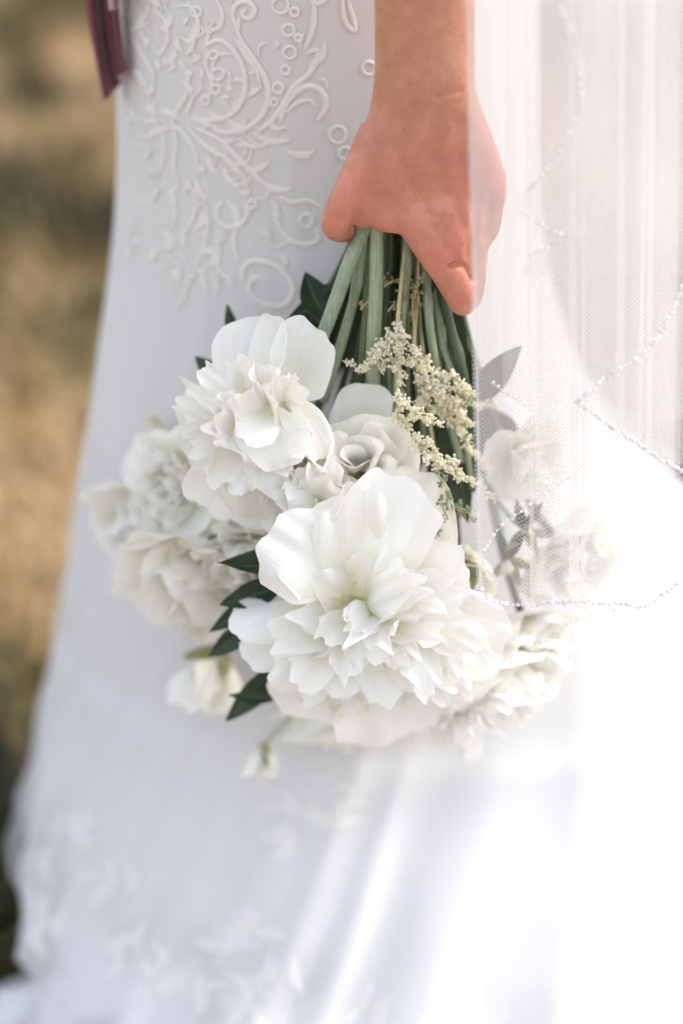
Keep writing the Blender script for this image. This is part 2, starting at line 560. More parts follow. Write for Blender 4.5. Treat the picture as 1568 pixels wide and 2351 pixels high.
def fold_profile(t):
    f = 0
    for k, ph, w in ((12, 0.3, 0.16), (19, 1.7, 0.36), (31, 4.1, 0.36), (47, 0.9, 0.22), (5, 2.2, 0.14)):
        c = np.cos(k * t + ph + 0.6 * np.sin(2 * t + ph))
        f = f + w * (np.abs(0.5 + 0.5 * c) ** 2.2 - 0.33)
    return f
foldp = fold_profile(th)
SV = np.zeros((NZ, NTH, 3))
for j in range(NZ):
    ct, st = np.cos(th), np.sin(th)
    rx = np.where(ct < 0, Cx[j] - Lz[j], Rz[j] - Cx[j])
    ry = np.where(st < 0, Cy[j] - Fz[j], Bz[j] - Cy[j])
    zv = zz[j]
    amp = 0.004 + 0.058 * np.clip((0.62 - zv) / 0.62, 0, 1) ** 1.7
    left = np.clip(-ct, 0, 1) ** 2          # keep the left outline calm
    amp = amp * (1 - 0.62 * np.clip((ct + 0.15) / 0.4, 0, 1) * (st < 0.3))
    foldp = fold_profile(th + 1.15 * np.clip((0.62 - zv) / 0.62, 0, 1))
    k = 1 + amp * foldp * (1.2 - 0.75 * left) / 0.45 * np.clip((0.2 + 0.3) / (0.2 + 0.3), 0, 1)
    dl = np.where(th < 0, th + math.pi, 9.0)          # angle from the left outline towards the camera
    low = np.clip((0.22 - zv) / 0.22, 0, 1) ** 1.2
    k = k - low * (0.10 * np.exp(-((dl - 0.20) / 0.08) ** 2) - 0.10 * np.exp(-((dl - 0.36) / 0.07) ** 2) + 0.03 * np.exp(-((dl - 0.10) / 0.06) ** 2))
    x = Cx[j] + rx * ct * k
    y = Cy[j] + ry * st * k
    z = zv + 0 * x
    lift = np.clip((0.10 - zv) / 0.10, 0, 1)
    z = z + 0.020 * lift * (0.5 + 0.5 * np.cos(17 * th + 1.0))
    SV[j] = np.stack([x, y, z], -1)
SV[..., 2] = np.maximum(SV[..., 2], 0.004)
# the scalloped front edge of the hem: it swings back in beside the bare ground, then out again where the cloth lies on the grass
dV = SV - CAM
dep = dV[..., 1] * CP - dV[..., 2] * SP
hx = 784 + dV[..., 0] / dep * FPX
hy = 1175.5 - (dV[..., 1] * SP + dV[..., 2] * CP) / dep * FPX
lim = np.interp(hy, [1900, 1965, 2030, 2070, 2130, 2200, 2235, 2258, 2275, 2300], [-200, 4, 40, 58, 52, 40, 70, 105, 20, -200])
TH = np.broadcast_to(th, hx.shape)
push = np.where((TH < 0) & (hx < 400), np.clip(lim - hx, 0, None), 0.0)
soft = np.exp(-np.clip(hx - lim, 0, None) / 45.0) * 0.0
SV[..., 0] += push * dep / FPX
dress = empty('wedding_dress', (0.05, 0.3, 0.0))
tag(dress, 'white fitted wedding dress with corded lace at the hip and a flared train', 'dress')
skirt = mesh_obj('skirt', SV.reshape(-1, 3), grid_faces(NTH, NZ, True), M_DRESS, dress, {'hem': np.clip((0.20 - SV[..., 2].ravel()) / 0.16, 0, 1)})
skirt_bvh = BVHTree.FromPolygons([Vector(v) for v in SV.reshape(-1, 3)], grid_faces(NTH, NZ, True))

# the sheer top layer of the skirt, in folds of its own
jo = np.where(zz < 0.50)[0]
OV = []
TO = np.linspace(-math.pi, 0.35 * math.pi, 420)
for j in jo:
    zv = zz[j]; g = np.clip((0.50 - zv) / 0.50, 0, 1)
    ct, st = np.cos(TO), np.sin(TO)
    rx = np.where(ct < 0, Cx[j] - Lz[j], Rz[j] - Cx[j]); ry = np.where(st < 0, Cy[j] - Fz[j], Bz[j] - Cy[j])
    q = TO + 1.3 * g + 0.15 * np.sin(3 * TO)
    f = 0
    for k_, ph_, w_ in ((13, 0.8, 0.30), (23, 2.9, 0.40), (37, 5.1, 0.30)):
        f = f + w_ * np.abs(np.cos(0.5 * (k_ * q + ph_))) ** 3.0
    base = np.interp(TO, th, np.hypot(SV[j, :, 0] - Cx[j], SV[j, :, 1] - Cy[j]))
    rad = np.hypot(rx * ct, ry * st)
    rr = np.maximum(base, rad) + g ** 0.8 * (0.004 + 0.034 * f * (1 - 0.6 * np.clip(-ct - 0.75, 0, 0.25) / 0.25))
    fold_back = 0.03 * g * np.sin(2 * (23 * q + 2.9)) / 23 * 6
    a2 = np.arctan2(ry * st, rx * ct) + fold_back
    OV.append(np.stack([Cx[j] + rr * np.cos(a2), Cy[j] + rr * np.sin(a2), np.full(len(TO), zv + 0.004)], -1))
OV = np.array(OV)
dO = OV - CAM
depo = dO[..., 1] * CP - dO[..., 2] * SP
ox_ = 784 + dO[..., 0] / depo * FPX; oy_ = 1175.5 - (dO[..., 1] * SP + dO[..., 2] * CP) / depo * FPX
limo = np.interp(oy_, [1500, 1750, 1900, 1965, 2030, 2070, 2130, 2200, 2235, 2258, 2275, 2300], [118, 66, 25, 2, 36, 54, 48, 36, 66, 100, 15, -200])
OV[..., 0] += np.where((TO < 0)[None, :] & (ox_ < 400), np.clip(limo - ox_, 0, None), 0.0) * depo / FPX
arc = np.concatenate([np.zeros((len(jo), 1)), np.cumsum(np.linalg.norm(np.diff(OV, axis=1), axis=2), axis=1)], 1)
mesh_obj('overskirt', OV.reshape(-1, 3), grid_faces(len(TO), len(jo)), M_TULLE, dress, {'u': arc.ravel(), 'v': OV[..., 2].ravel() * 1.3})

def on_skirt(px, py, off=0.0008):
    d = nrm(ray(px, py))
    loc, n, i, dist = skirt_bvh.ray_cast(Vector(CAM), Vector(d))
    if loc is None:
        return None
    n = np.array(n)
    if n @ d > 0: n = -n
    return np.array(loc) + n * off, n

def lace_cord(name, pts, w, closed=False, taper=True, h=0.20):
    """a raised cord that follows the cloth; w = half width in metres"""
    P = catmull(pts, max(8, 5 * len(pts)))
    hits = [on_skirt(*p) for p in P]
    hits = [q for q in hits if q is not None]
    if len(hits) < 4: return
    pos = np.array([q[0] for q in hits]); nn = np.array([q[1] for q in hits])
    n = len(pos)
    T = np.gradient(pos, axis=0); T /= np.linalg.norm(T, axis=1)[:, None] + 1e-9
    S = np.cross(T, nn); S /= np.linalg.norm(S, axis=1)[:, None] + 1e-9
    t = np.linspace(0, 1, n)
    ww = w * (np.ones(n) if not taper else (0.35 + 0.65 * np.sin(math.pi * np.clip(t * 0.9 + 0.08, 0, 1)) ** 0.6))
    V = []
    prof = [(-1, -0.4), (-0.75, 0.6), (0, 1), (0.75, 0.6), (1, -0.4)]
    for i in range(n):
        for a, b in prof:
            V.append(pos[i] + S[i] * a * ww[i] + nn[i] * b * ww[i] * h)
    return mesh_obj(name, V, grid_faces(5, n), M_LACE, skirt)

def lace_ring(px, py, r_px, w):
    a = np.linspace(0, 2 * math.pi, 15)
    return lace_cord('lace_eyelet', [(px + r_px * math.cos(t), py + r_px * math.sin(t)) for t in a], w, taper=False, h=0.35)

def lace_leaf(p0, p1, wpx, bend=0.15, hs=0.4):
    """a filled, padded leaf on the cloth"""
    p0 = np.array(p0, float); p1 = np.array(p1, float)
    d = p1 - p0; s = np.array([-d[1], d[0]]) / (np.linalg.norm(d) + 1e-9)
    V = []; n = 9; ok = True
    for i in range(n):
        t = i / (n - 1)
        c = p0 + d * t + s * bend * np.linalg.norm(d) * math.sin(math.pi * t)
        w = wpx * (math.sin(math.pi * min(1, t * 0.93 + 0.05)) ** 0.8)
        for a, hh in ((-1, 0.0), (-0.8, 0.0011), (-0.45, 0.0009), (0, 0.0006), (0.45, 0.0009), (0.8, 0.0011), (1, 0.0)):
            q = on_skirt(*(c + s * a * w), 0.0005 + hh * hs)
            if q is None: return
            V.append(q[0])
    return mesh_obj('lace_leaf', V, grid_faces(7, n), M_LACE, skirt)

def z1(*p):                       # zoom coordinates of the hip lace -> picture units
    return [(x * 0.46 + 156.8, y * 0.46) for x, y in p]

W = 0.0020
for pts, w in [
    (z1((835, 125), (822, 60), (850, 15), (900, 10), (930, 45), (915, 85), (880, 88), (870, 62), (890, 48)), 1.0),
    (z1((835, 125), (865, 205), (920, 285), (975, 370), (1000, 450), (985, 545), (920, 622), (820, 660), (740, 655)), 1.15),
    (z1((835, 190), (880, 270), (935, 345), (960, 420)), 0.8),
    (z1((690, 225), (755, 200), (820, 245), (872, 340), (884, 440), (852, 530), (785, 588), (700, 600), (620, 590)), 1.1),
    (z1((700, 250), (690, 330), (720, 420), (700, 500)), 0.8),
    (z1((1060, 600), (1100, 500), (1185, 432), (1258, 450), (1287, 510), (1272, 562), (1245, 600)), 1.2),
    (z1((1090, 560), (1140, 515), (1200, 500), (1240, 530)), 0.8),
    (z1((1250, 250), (1235, 310), (1200, 370), (1130, 430), (1075, 520), (1020, 600), (960, 650)), 1.1),
    (z1((1225, 20), (1228, 90), (1215, 170), (1180, 240)), 1.0),
    (z1((1370, -20), (1372, 60), (1390, 120), (1430, 155), (1425, 100), (1405, 30), (1400, -20)), 0.9),
    (z1((1200, -20), (1240, 20), (1290, -5)), 1.0),
    (z1((520, 620), (590, 680), (640, 770), (650, 880)), 1.0),
    (z1((520, 620), (540, 720), (530, 830), (560, 920)), 1.0),
    (z1((600, 640), (700, 740), (800, 800), (900, 900)), 1.1),
    (z1((640, 640), (760, 700), (880, 820), (960, 900), (1040, 960)), 1.1),
    (z1((890, 1010), (890, 1080), (840, 1130), (770, 1120), (740, 1050), (780, 1000)), 1.0),
    (z1((1030, 1060), (1055, 1130), (1115, 1200), (1200, 1220), (1250, 1190), (1240, 1130)), 1.1),
    (z1((870, 1400), (880, 1330), (945, 1300), (1060, 1340), (1125, 1440), (1075, 1525), (970, 1510), (905, 1450), (930, 1385), (1000, 1400)), 1.2),
    (z1((1050, 980), (1120, 1010), (1200, 1000), (1270, 1040)), 0.9),
    (z1((760, 1180), (740, 1260), (760, 1350), (820, 1420)), 1.0),
    (z1((840, 1130), (830, 1220), (850, 1300)), 0.9),
    (z1((430, 40), (480, 100), (500, 190), (460, 270), (420, 220)), 1.0),
    (z1((600, 20), (640, 70), (650, 150), (610, 210), (560, 180)), 1.0),
    (z1((330, 200), (380, 280), (430, 370), (420, 470)), 1.0),
    (z1((560, 300), (600, 380), (590, 470), (540, 560), (520, 620)), 1.0),
    (z1((440, 600), (480, 700), (470, 820), (430, 900)), 0.9),
    (z1((600, 900), (640, 1000), (620, 1100), (570, 1180)), 0.9),
    (z1((500, 950), (540, 1060), (520, 1160)), 0.8),
    (z1((680, 1000), (700, 1100), (680, 1230), (640, 1330)), 0.9),
    (z1((560, 1260), (600, 1350), (590, 1450), (550, 1540)), 0.8),
    (z1((740, 0), (770, 60), (760, 130), (700, 150), (690, 100)), 0.9),
]:
    lace_cord('lace_scroll', pts, W * w)
for x, y, r in [(1060, 28, 40), (1100, 150, 30), (1105, 262, 32), (1085, 350, 22), (1050, 440, 26), (1030, 510, 18),
                (750, 370, 30), (738, 445, 24), (728, 275, 22), (1345, 672, 44), (1382, 765, 32), (1130, 60, 22), (1150, 190, 18),
                (1500, 340, 34), (640, 60, 26), (690, 500, 20), (1190, 1100, 34), (920, 1020, 20)]:
    q = z1((x, y))[0]
    lace_ring(q[0], q[1], r * 0.44, 0.0013)
for a, b, w_ in [((1200, 335), (1285, 205), 20), ((1090, 755), (1235, 752), 17), ((920, 655), (1115, 695), 16), ((790, 588), (872, 622), 12),
                 ((800, 640), (900, 590), 13), ((700, 610), (840, 660), 14), ((560, 600), (430, 560), 14), ((520, 640), (400, 700), 14),
                 ((960, 900), (1120, 940), 18), ((880, 850), (1010, 800), 16), ((640, 880), (700, 1000), 16), ((560, 910), (520, 1020), 14),
                 ((600, 200), (640, 110), 18), ((460, 150), (520, 60), 18), ((380, 420), (300, 340), 15), ((440, 500), (440, 600), 14),
                 ((840, 1130), (800, 1000), 22), ((1040, 1090), (1010, 990), 16), ((700, 760), (760, 880), 16), ((780, 830), (860, 940), 16),
                 ((620, 1150), (690, 1050), 15), ((700, 1330), (760, 1230), 15), ((520, 1250), (480, 1150), 13), ((560, 1420), (500, 1340), 13),
                 ((1000, 620), (1060, 640), 10), ((680, 1340), (700, 1450), 14), ((860, 700), (1000, 720), 12), ((620, 480), (560, 400), 14),
                 ((480, 330), (540, 230), 15), ((350, 120), (400, 20), 14), ((320, 520), (360, 620), 12), ((1180, 160), (1160, 240), 12)]:
    p, q = z1(a, b)
    lace_leaf(p, q, w_ * 0.46 * 1.1)
# fine filling of small stitched sprigs between the scrolls
frng = random.Random(9)
for k in range(150):
    x = frng.gauss(430, 110); y = frng.uniform(-20, 640)
    if x < 275 or x > 735 or (x > 640 and 380 < y < 480): continue
    a = math.atan2(y - 290, x - 395) + frng.uniform(-0.9, 0.9)
    ln = frng.uniform(16, 42)
    if k % 3:
        lace_leaf((x, y), (x + ln * math.cos(a), y + ln * math.sin(a)), frng.uniform(4, 8), frng.uniform(-0.3, 0.3), 0.7)
    else:
        b = a + frng.choice((-1, 1)) * 1.1
        lace_cord('lace_scroll', [(x, y), (x + ln * math.cos(a), y + ln * math.sin(a)), (x + ln * (math.cos(a) + math.cos(b)), y + ln * (math.sin(a) + math.sin(b)))], 0.0011)
# lace sprays low on the skirt and train
lrng = random.Random(3)
for cx_, cy_, ang in [(150, 1900, 1.2), (110, 2060, 1.5), (240, 2010, 2.0), (310, 2160, 2.2), (430, 2250, 2.3), (560, 2100, 2.2), (720, 1870, 0.3), (690, 1890, 3.4),
                 (560, 2270, 1.9), (640, 2190, 2.2), (880, 2290, 1.8)]:
    for k in range(6):
        a = ang + lrng.uniform(-1.1, 1.1)
        ln = lrng.uniform(50, 120)
        ox, oy = lrng.uniform(-45, 45), lrng.uniform(-45, 45)
        lace_leaf((cx_ + ox, cy_ + oy), (cx_ + ox + ln * math.cos(a), cy_ + oy + ln * math.sin(a)), lrng.uniform(9, 17), lrng.uniform(-0.35, 0.35), 0.6)

# ------------------------------------------------------------------ wine-red ribbon hanging past the hip
rib = empty('ribbon', at(250, 20, 0.18))
tag(rib, 'dark wine-red ribbon ends hanging beside the hip of the dress', 'ribbon')
def ribbon_tail(name, pts, y, wpx, mat, cut, seed):
    """a strip of cloth with soft lengthwise pleats and a slanted cut end"""
    nu, nv_ = 15, 26
    C = catmull(pts, nv_)
    V_ = []
    for j in range(nv_):
        t = j / (nv_ - 1)
        for i in range(nu):
            q = 2 * i / (nu - 1) - 1
            end = cut * (q + 1) * 0.5 * t ** 6
            px = C[j][0] + q * wpx * (1 - 0.25 * t) ; py = C[j][1] - end
            V_.append(at(px, py, y + 0.007 * math.sin(3.2 * q + seed + 0.8 * t) + 0.003 * math.sin(7 * q + 2 * t + seed)))
    o = mesh_obj(name, V_, grid_faces(nu, nv_), mat, rib)
    m = o.modifiers.new('thickness', 'SOLIDIFY'); m.thickness = 0.0012
ribbon_tail('ribbon_tail', [(215, -120), (222, 0), (233, 80), (245, 150), (260, 232)], 0.20, 27, M_RIBBON, 42, 0.4)
ribbon_tail('ribbon_tail', [(250, -120), (256, 0), (264, 80), (272, 140), (278, 186)], 0.185, 17, M_RIBBON, 26, 2.0)
ribbon_tail('ribbon_knot', [(262, -90), (264, -40), (266, 0), (266, 24)], 0.165, 17, M_RIBBON_P, 8, 1.0)

# ------------------------------------------------------------------ the arm and hand: one continuous body
def loft(rows):
    """rows: (py, left, right, y centre, half depth in m)"""
    rows = np.array(rows, float)
    n = 44
    s = np.linspace(0, 1, len(rows))
    R_ = np.array([[np.interp(q, s, rows[:, c]) for c in range(5)] for q in np.linspace(0, 1, n)])
    for c in range(5): R_[:, c] = smooth1(R_[:, c], 1)
    a = np.linspace(0, 2 * math.pi, 28, endpoint=False)
    V = []
    for py, l, r, yc, hd in R_:
        c = at(0.5 * (l + r), py, yc); hw = 0.5 * (r - l) * pxm(0.5 * (l + r), py, yc)
        ca, sa = np.cos(a), np.sin(a)
        V.append(np.stack([c[0] + hw * np.sign(ca) * np.abs(ca) ** 0.9, c[1] + hd * np.sign(sa) * np.abs(sa) ** 0.9, c[2] + 0 * a], -1))
    V = np.vstack(V)
    F = grid_faces(28, n, True)
    F.append(tuple(range(28))[::-1]); F.append(tuple((n - 1) * 28 + k for k in range(28)))
    return V, F

def limb(pts, n=22):
    """pts: (px, py, y, radius in picture units); rounded ends"""
    pts = np.array(pts, float)
    C = catmull(pts, n)
    P = np.array([at(c[0], c[1], c[2]) for c in C])
    r = C[:, 3] * 0.000279
    # round cap at the far end
    d = nrm(P[-1] - P[-2])
    k = np.array([0.45, 0.75, 0.93, 0.995])
    P = np.vstack([P, P[-1] + d * r[-1] * k[:, None]])
    r = np.concatenate([r, r[-1] * np.sqrt(1 - k ** 2)])
    return tube_geo(P, r, 18)

geos = [
    loft([(-900, 800, 1110, -0.002, 0.040), (-500, 818, 1108, 0.0, 0.036), (-200, 848, 1096, 0.0, 0.029), (0, 859, 1090, 0.0, 0.0255), (120, 861, 1091, 0.0, 0.0235),
          (190, 858, 1088, 0.0, 0.0225), (245, 851, 1104, 0.0, 0.021), (310, 828, 1131, -0.001, 0.019), (370, 812, 1153, -0.001, 0.018), (420, 805, 1166, 0.0, 0.018),
          (460, 808, 1163, 0.001, 0.017), (500, 818, 1146, 0.003, 0.015), (530, 872, 1134, 0.004, 0.013)]),
    # thumb: metacarpal, joint, last phalanx hooked behind the stems
    limb([(870, 300, 0.002, 45), (832, 380, 0.000, 42), (795, 455, -0.001, 38), (771, 512, 0.004, 36), (785, 527, 0.020, 31), (830, 528, 0.036, 27), (868, 525, 0.045, 23)]),
    limb([(880, 420, 0.002, 50), (858, 470, 0.002, 44), (835, 492, 0.004, 32)]),
    # index finger stretched down along the stems
    limb([(930, 400, 0.0, 62), (958, 485, -0.002, 60), (1000, 560, -0.004, 54), (1034, 625, -0.003, 45), (1054, 668, 0.002, 40), (1062, 692, 0.008, 35)]),
    limb([(1050, 400, 0.0, 62), (1068, 500, 0.000, 58), (1078, 580, 0.005, 40), (1084, 640, 0.012, 33), (1080, 682, 0.02, 30)]),
    limb([(1005, 450, -0.002, 62), (1032, 530, -0.003, 58), (1054, 600, 0.000, 46), (1068, 655, 0.006, 36)]),
    # middle, ring and little finger curled behind the stems
    limb([(1105, 410, 0.006, 52), (1108, 500, 0.010, 42), (1090, 570, 0.020, 32), (1088, 605, 0.040, 29), (1050, 615, 0.062, 27), (990, 600, 0.078, 25)]),
    limb([(1120, 400, 0.012, 45), (1124, 480, 0.024, 33), (1112, 535, 0.040, 30), (1070, 555, 0.068, 27), (1000, 545, 0.082, 25)]),
    limb([(1115, 390, 0.020, 42), (1128, 440, 0.038, 30), (1118, 480, 0.058, 27), (1070, 490, 0.080, 24), (1010, 485, 0.088, 22)]),
]
V, F = merge(geos)
raw = mesh_obj('raw_hand', V, F, M_SKIN)
md = raw.modifiers.new('remesh', 'REMESH'); md.mode = 'VOXEL'; md.voxel_size = 0.0013
sm = raw.modifiers.new('smooth', 'SMOOTH'); sm.factor = 0.5; sm.iterations = 14
dg = bpy.context.evaluated_depsgraph_get()
hm = bpy.data.meshes.new_from_object(raw.evaluated_get(dg))
bpy.data.objects.remove(raw)
nv = len(hm.vertices)
co = np.zeros(nv * 3, np.float32); hm.vertices.foreach_get('co', co); co = co.reshape(-1, 3).astype(float)
no = np.zeros(nv * 3, np.float32); hm.vertices.foreach_get('normal', no); no = no.reshape(-1, 3).astype(float)
def blob(px, py, y, rad, height):
    global co
    c = at(px, py, y)
    w = np.exp(-(np.linalg.norm(co - c, axis=1) / rad) ** 2)
    co = co + no * (w * height)[:, None]
def groove(pts, y, wid, depth):
    global co
    P = np.array([at(px, py, y) for px, py in catmull(pts, 40)])
    dmin = np.full(len(co), 9.0)
    for p in P:
        dd = np.hypot(co[:, 0] - p[0], co[:, 2] - p[2]); dmin = np.minimum(dmin, dd)
    w = np.exp(-(dmin / wid) ** 2) * (no[:, 1] < 0.1)
    co = co - no * (w * depth)[:, None]
blob(1035, 195, -0.02, 0.016, 0.0030)        # wrist bone
blob(1008, 572, -0.018, 0.013, 0.0026)       # index knuckle
blob(1075, 545, -0.015, 0.013, 0.0014)
blob(775, 505, -0.01, 0.013, 0.0012)
groove([(1000, 222), (1030, 214), (1058, 208)], -0.02, 0.0017, 0.0012)
groove([(1034, 604), (1050, 602), (1066, 610), (1080, 626), (1090, 648)], -0.01, 0.0020, 0.0042)
groove([(1000, 606), (1018, 612), (1034, 604)], -0.01, 0.002, 0.0010)
groove([(1092, 460), (1090, 520), (1078, 575), (1084, 620)], -0.01, 0.0034, 0.0024)
groove([(1128, 450), (1124, 500), (1112, 545)], -0.005, 0.0030, 0.0022)
groove([(742, 498), (762, 506), (784, 508)], -0.01, 0.0018, 0.0008)
groove([(748, 486), (768, 494), (786, 495)], -0.01, 0.0018, 0.0005)
for x0, x1 in ((905, 935), (975, 1005), (1040, 1062)):      # tendons on the back of the hand
    groove([(x0 + 22, 290), (x0 + 20, 360), (x1 + 16, 460)], -0.02, 0.0065, 0.0017)
hm.vertices.foreach_set('co', co.astype(np.float32).ravel())
flush = np.zeros(nv)
for px, py, rad, a in ((1005, 580, 0.016, 1.0), (1040, 560, 0.02, 0.6), (1062, 690, 0.012, 0.9), (770, 515, 0.015, 0.55), (870, 528, 0.010, 0.6), (1010, 216, 0.010, 0.35),
                       (1150, 420, 0.02, 0.5), (815, 400, 0.018, 0.4), (1060, 620, 0.01, 0.6), (1000, 400, 0.03, 0.15), (800, 440, 0.022, 0.5), (960, 500, 0.03, 0.25), (1030, 470, 0.02, 0.35)):
    c = at(px, py, -0.012)
    flush = np.maximum(flush, a * np.exp(-(np.linalg.norm(co - c, axis=1) / rad) ** 2))
zt = at(950, 330, 0)[2]
armv = np.clip((co[:, 2] - zt) / 0.05 + 0.25, 0.12, 1.0)
for k, a in (('flush', flush), ('arm', armv)):
    q = hm.attributes.new(k, 'FLOAT', 'POINT'); q.data.foreach_set('value', a.astype(np.float32))
hm.polygons.foreach_set('use_smooth', [True] * len(hm.polygons))
if not hm.materials: hm.materials.append(M_SKIN)
hm.update()
person = bpy.data.objects.new('person', hm)
COL.objects.link(person)
tag(person, 'bare freckled forearm and hand of the bride closed round the bouquet stems', 'person')

# ------------------------------------------------------------------ flowers
def petal_geo(L, W, bend, cup, ruffle, notch, seed, nu=15, nv=13, bw=0.36, k=0.27, p=3.6, vmax=0.62, point=0.0, fold=0.0, pleat=None, curl=None):
    r = np.random.default_rng(seed)
    u = np.linspace(-1, 1, nu); v = np.linspace(0, 1, nv) ** 0.85
    U, Vv = np.meshgrid(u, v)
    s = np.clip(Vv / vmax, 0, 1); s = s * s * (3 - 2 * s)
    wv = 0.5 * W * (bw + (1 - bw) * s)
    ph = r.uniform(0, 6.28, 12)
    if pleat is None: pleat = 0.10 + 0.9 * notch
    if curl is None: curl = r.normal(-0.05, 0.16)
    edge = 1 - k * np.abs(U + 0.12 * math.sin(ph[8])) ** p + point * (1 - np.abs(U)) ** 2
    nt = notch * (0.60 * np.sin(3.4 * U + ph[0]) + 0.40 * np.sin(7.5 * U + ph[1]) + 0.15 * np.sin(13 * U + ph[2]) + 0.06 * np.sin(24 * U + ph[9]))
    ln = L * edge * (1 + nt * Vv ** 2)
    a = Vv * ln
    b = bend if abs(bend) > 1e-3 else 1e-3
    f = b * (a / L)
    yc = L / b * np.sin(f); zc = L / b * (1 - np.cos(f))
    g = max(cup, 1e-3) * (1 - 0.35 * Vv)
    x = wv * np.sin(g * U) / g
    h = wv * (1 - np.cos(g * U)) / g
    em = Vv ** 1.4 * (0.25 + 0.75 * np.maximum(np.abs(U), Vv ** 3))
    h = h + ruffle * L * em * (0.6 * np.sin(4.3 * U + 2.0 * Vv + ph[3]) + 0.4 * np.sin(8.7 * U - 1.6 * Vv + ph[4]))
    h = h + pleat * 0.16 * W * Vv ** 1.3 * (0.6 * np.sin(9.5 * U + 1.2 * Vv + ph[10]) + 0.4 * np.sin(16 * U + 0.8 * Vv + ph[11])) * (0.35 + 0.65 * Vv)
    h = h + 0.04 * L * np.sin(2.6 * U + ph[5]) * np.sin(3.4 * Vv + ph[6])
    h = h + curl * L * np.clip(Vv - 0.68, 0, 1) ** 2 * 3.0
    h = h + fold * np.abs(U) * wv
    x = x + 0.12 * L * Vv ** 2 * math.sin(ph[7])
    y = yc - np.sin(f) * h
    z = zc + np.cos(f) * h
    return np.stack([x, y, z], -1).reshape(-1, 3), U.ravel(), Vv.ravel(), nu, nv

PETAL_N = [0]
def place_petal(parent, mat, base, d, n, name='petal', **kw):
    d = nrm(d); n = np.asarray(n, float); n = nrm(n - d * (n @ d)); s = np.cross(d, n)
    seed = PETAL_N[0] = PETAL_N[0] + 1
    P, u, v, nu, nv_ = petal_geo(seed=seed * 13 + 5, **kw)
    V = np.asarray(base) + P[:, :1] * s + P[:, 1:2] * d + P[:, 2:] * n
    return mesh_obj(name, V, grid_faces(nu, nv_), mat, parent, {'u': u, 'v': v, 'sd': np.full(len(u), seed * 1.37)})

def perp(a):
    a = nrm(a)
    b = np.cross(a, [0, 0, 1.0])
    if np.linalg.norm(b) < 0.1: b = np.cross(a, [1.0, 0, 0])
    b = nrm(b)
    return b, np.cross(a, b)

PEONY = [  # n, L, W, splay deg, bend, cup, ruffle, notch
    (8, 1.00, 1.10, 80, 0.70, 0.65, 0.06, 0.06),
    (8, 0.92, 0.90, 66, 0.55, 0.60, 0.09, 0.09),
    (9, 0.86, 0.70, 55, 0.45, 0.55, 0.12, 0.12),
    (9, 0.80, 0.58, 44, 0.35, 0.55, 0.14, 0.15),
    (8, 0.74, 0.52, 32, 0.30, 0.55, 0.15, 0.16),
    (6, 0.68, 0.46, 20, 0.25, 0.60, 0.15, 0.16),
    (4, 0.60, 0.42, 8, 0.20, 0.70, 0.15, 0.16),
]
SOFT = [
    (7, 1.00, 1.15, 74, 0.65, 0.70, 0.06, 0.05),
    (7, 0.86, 0.95, 50, 0.60, 0.75, 0.07, 0.07),
    (6, 0.76, 0.75, 30, 0.55, 0.85, 0.08, 0.08),
    (4, 0.62, 0.60, 12, 0.45, 0.95, 0.08, 0.08),
]
ROSE = [
    (5, 1.00, 1.15, 70, 0.35, 0.9, 0.05, 0.03),
    (5, 0.92, 1.00, 46, 0.75, 1.1, 0.04, 0.03),
    (5, 0.84, 0.85, 28, 0.75, 1.3, 0.03, 0.03),
    (4, 0.76, 0.70, 15, 0.60, 1.5, 0.03, 0.03),
    (3, 0.66, 0.52, 6, 0.35, 1.8, 0.02, 0.03),
]
BUD = [
    (4, 1.00, 0.95, 30, 0.85, 1.1, 0.03, 0.06),
    (4, 0.92, 0.80, 18, 0.60, 1.3, 0.03, 0.06),
    (3, 0.80, 0.60, 8, 0.30, 1.5, 0.03, 0.06),
]

def fill_flower(root, c, axis, Rr, rings, mat, seed, skip=None, dens=1.0):
    r = np.random.default_rng(seed)
    axis = nrm(axis); e1, e2 = perp(axis)
    for ri, (n, L, Wd, sp, bend, cup, ruf, notch) in enumerate(rings):
        a0 = r.uniform(0, 6.28)
        for k in range(max(3, int(round(n * dens)))):
            al = a0 + 2 * math.pi * k / n + r.normal(0, 0.10)
            o = e1 * math.cos(al) + e2 * math.sin(al)
            if skip is not None and skip(ri, o): continue
            sg = R(sp + r.normal(0, 7 if ri == 0 else 13))
            d = math.sin(sg) * o + math.cos(sg) * axis
            nn = -math.cos(sg) * o + math.sin(sg) * axis
            base = c + o * Rr * 0.05 - axis * Rr * 0.04 * ri * 0.0
            j = r.uniform(0.86, 1.12)
            place_petal(root, mat, base, d + 0.06 * r.normal(size=3), nn + (0.12 if ri == 0 else 0.32) * r.normal(size=3), L=Rr * L * j, W=Rr * Wd * r.uniform(0.88, 1.12),
                        bend=bend + r.normal(0, 0.15), cup=max(0.15, cup + r.normal(0, 0.15)), ruffle=ruf, notch=notch,
                        nu=19 if notch > 0.09 else 15, nv=13)

def stem_path(root, pts, rpx, mat, name='stem'):
    """pts (px, py, y)"""
    C = catmull(np.array(pts, float), 26)
    P = np.array([at(*c) for c in C])
    tt = np.linspace(0, 1, len(P)); node = 0.35 + 0.3 * ((rpx * 7.3) % 1)
    r = rpx * 0.000285 * (1 + 0.06 * np.sin(np.linspace(0, 9, len(P)) + rpx) + 0.30 * np.exp(-((tt - node) / 0.03) ** 2))
    V, F = tube_geo(P, r, 10)
    return mesh_obj(name, V, F, mat, root)

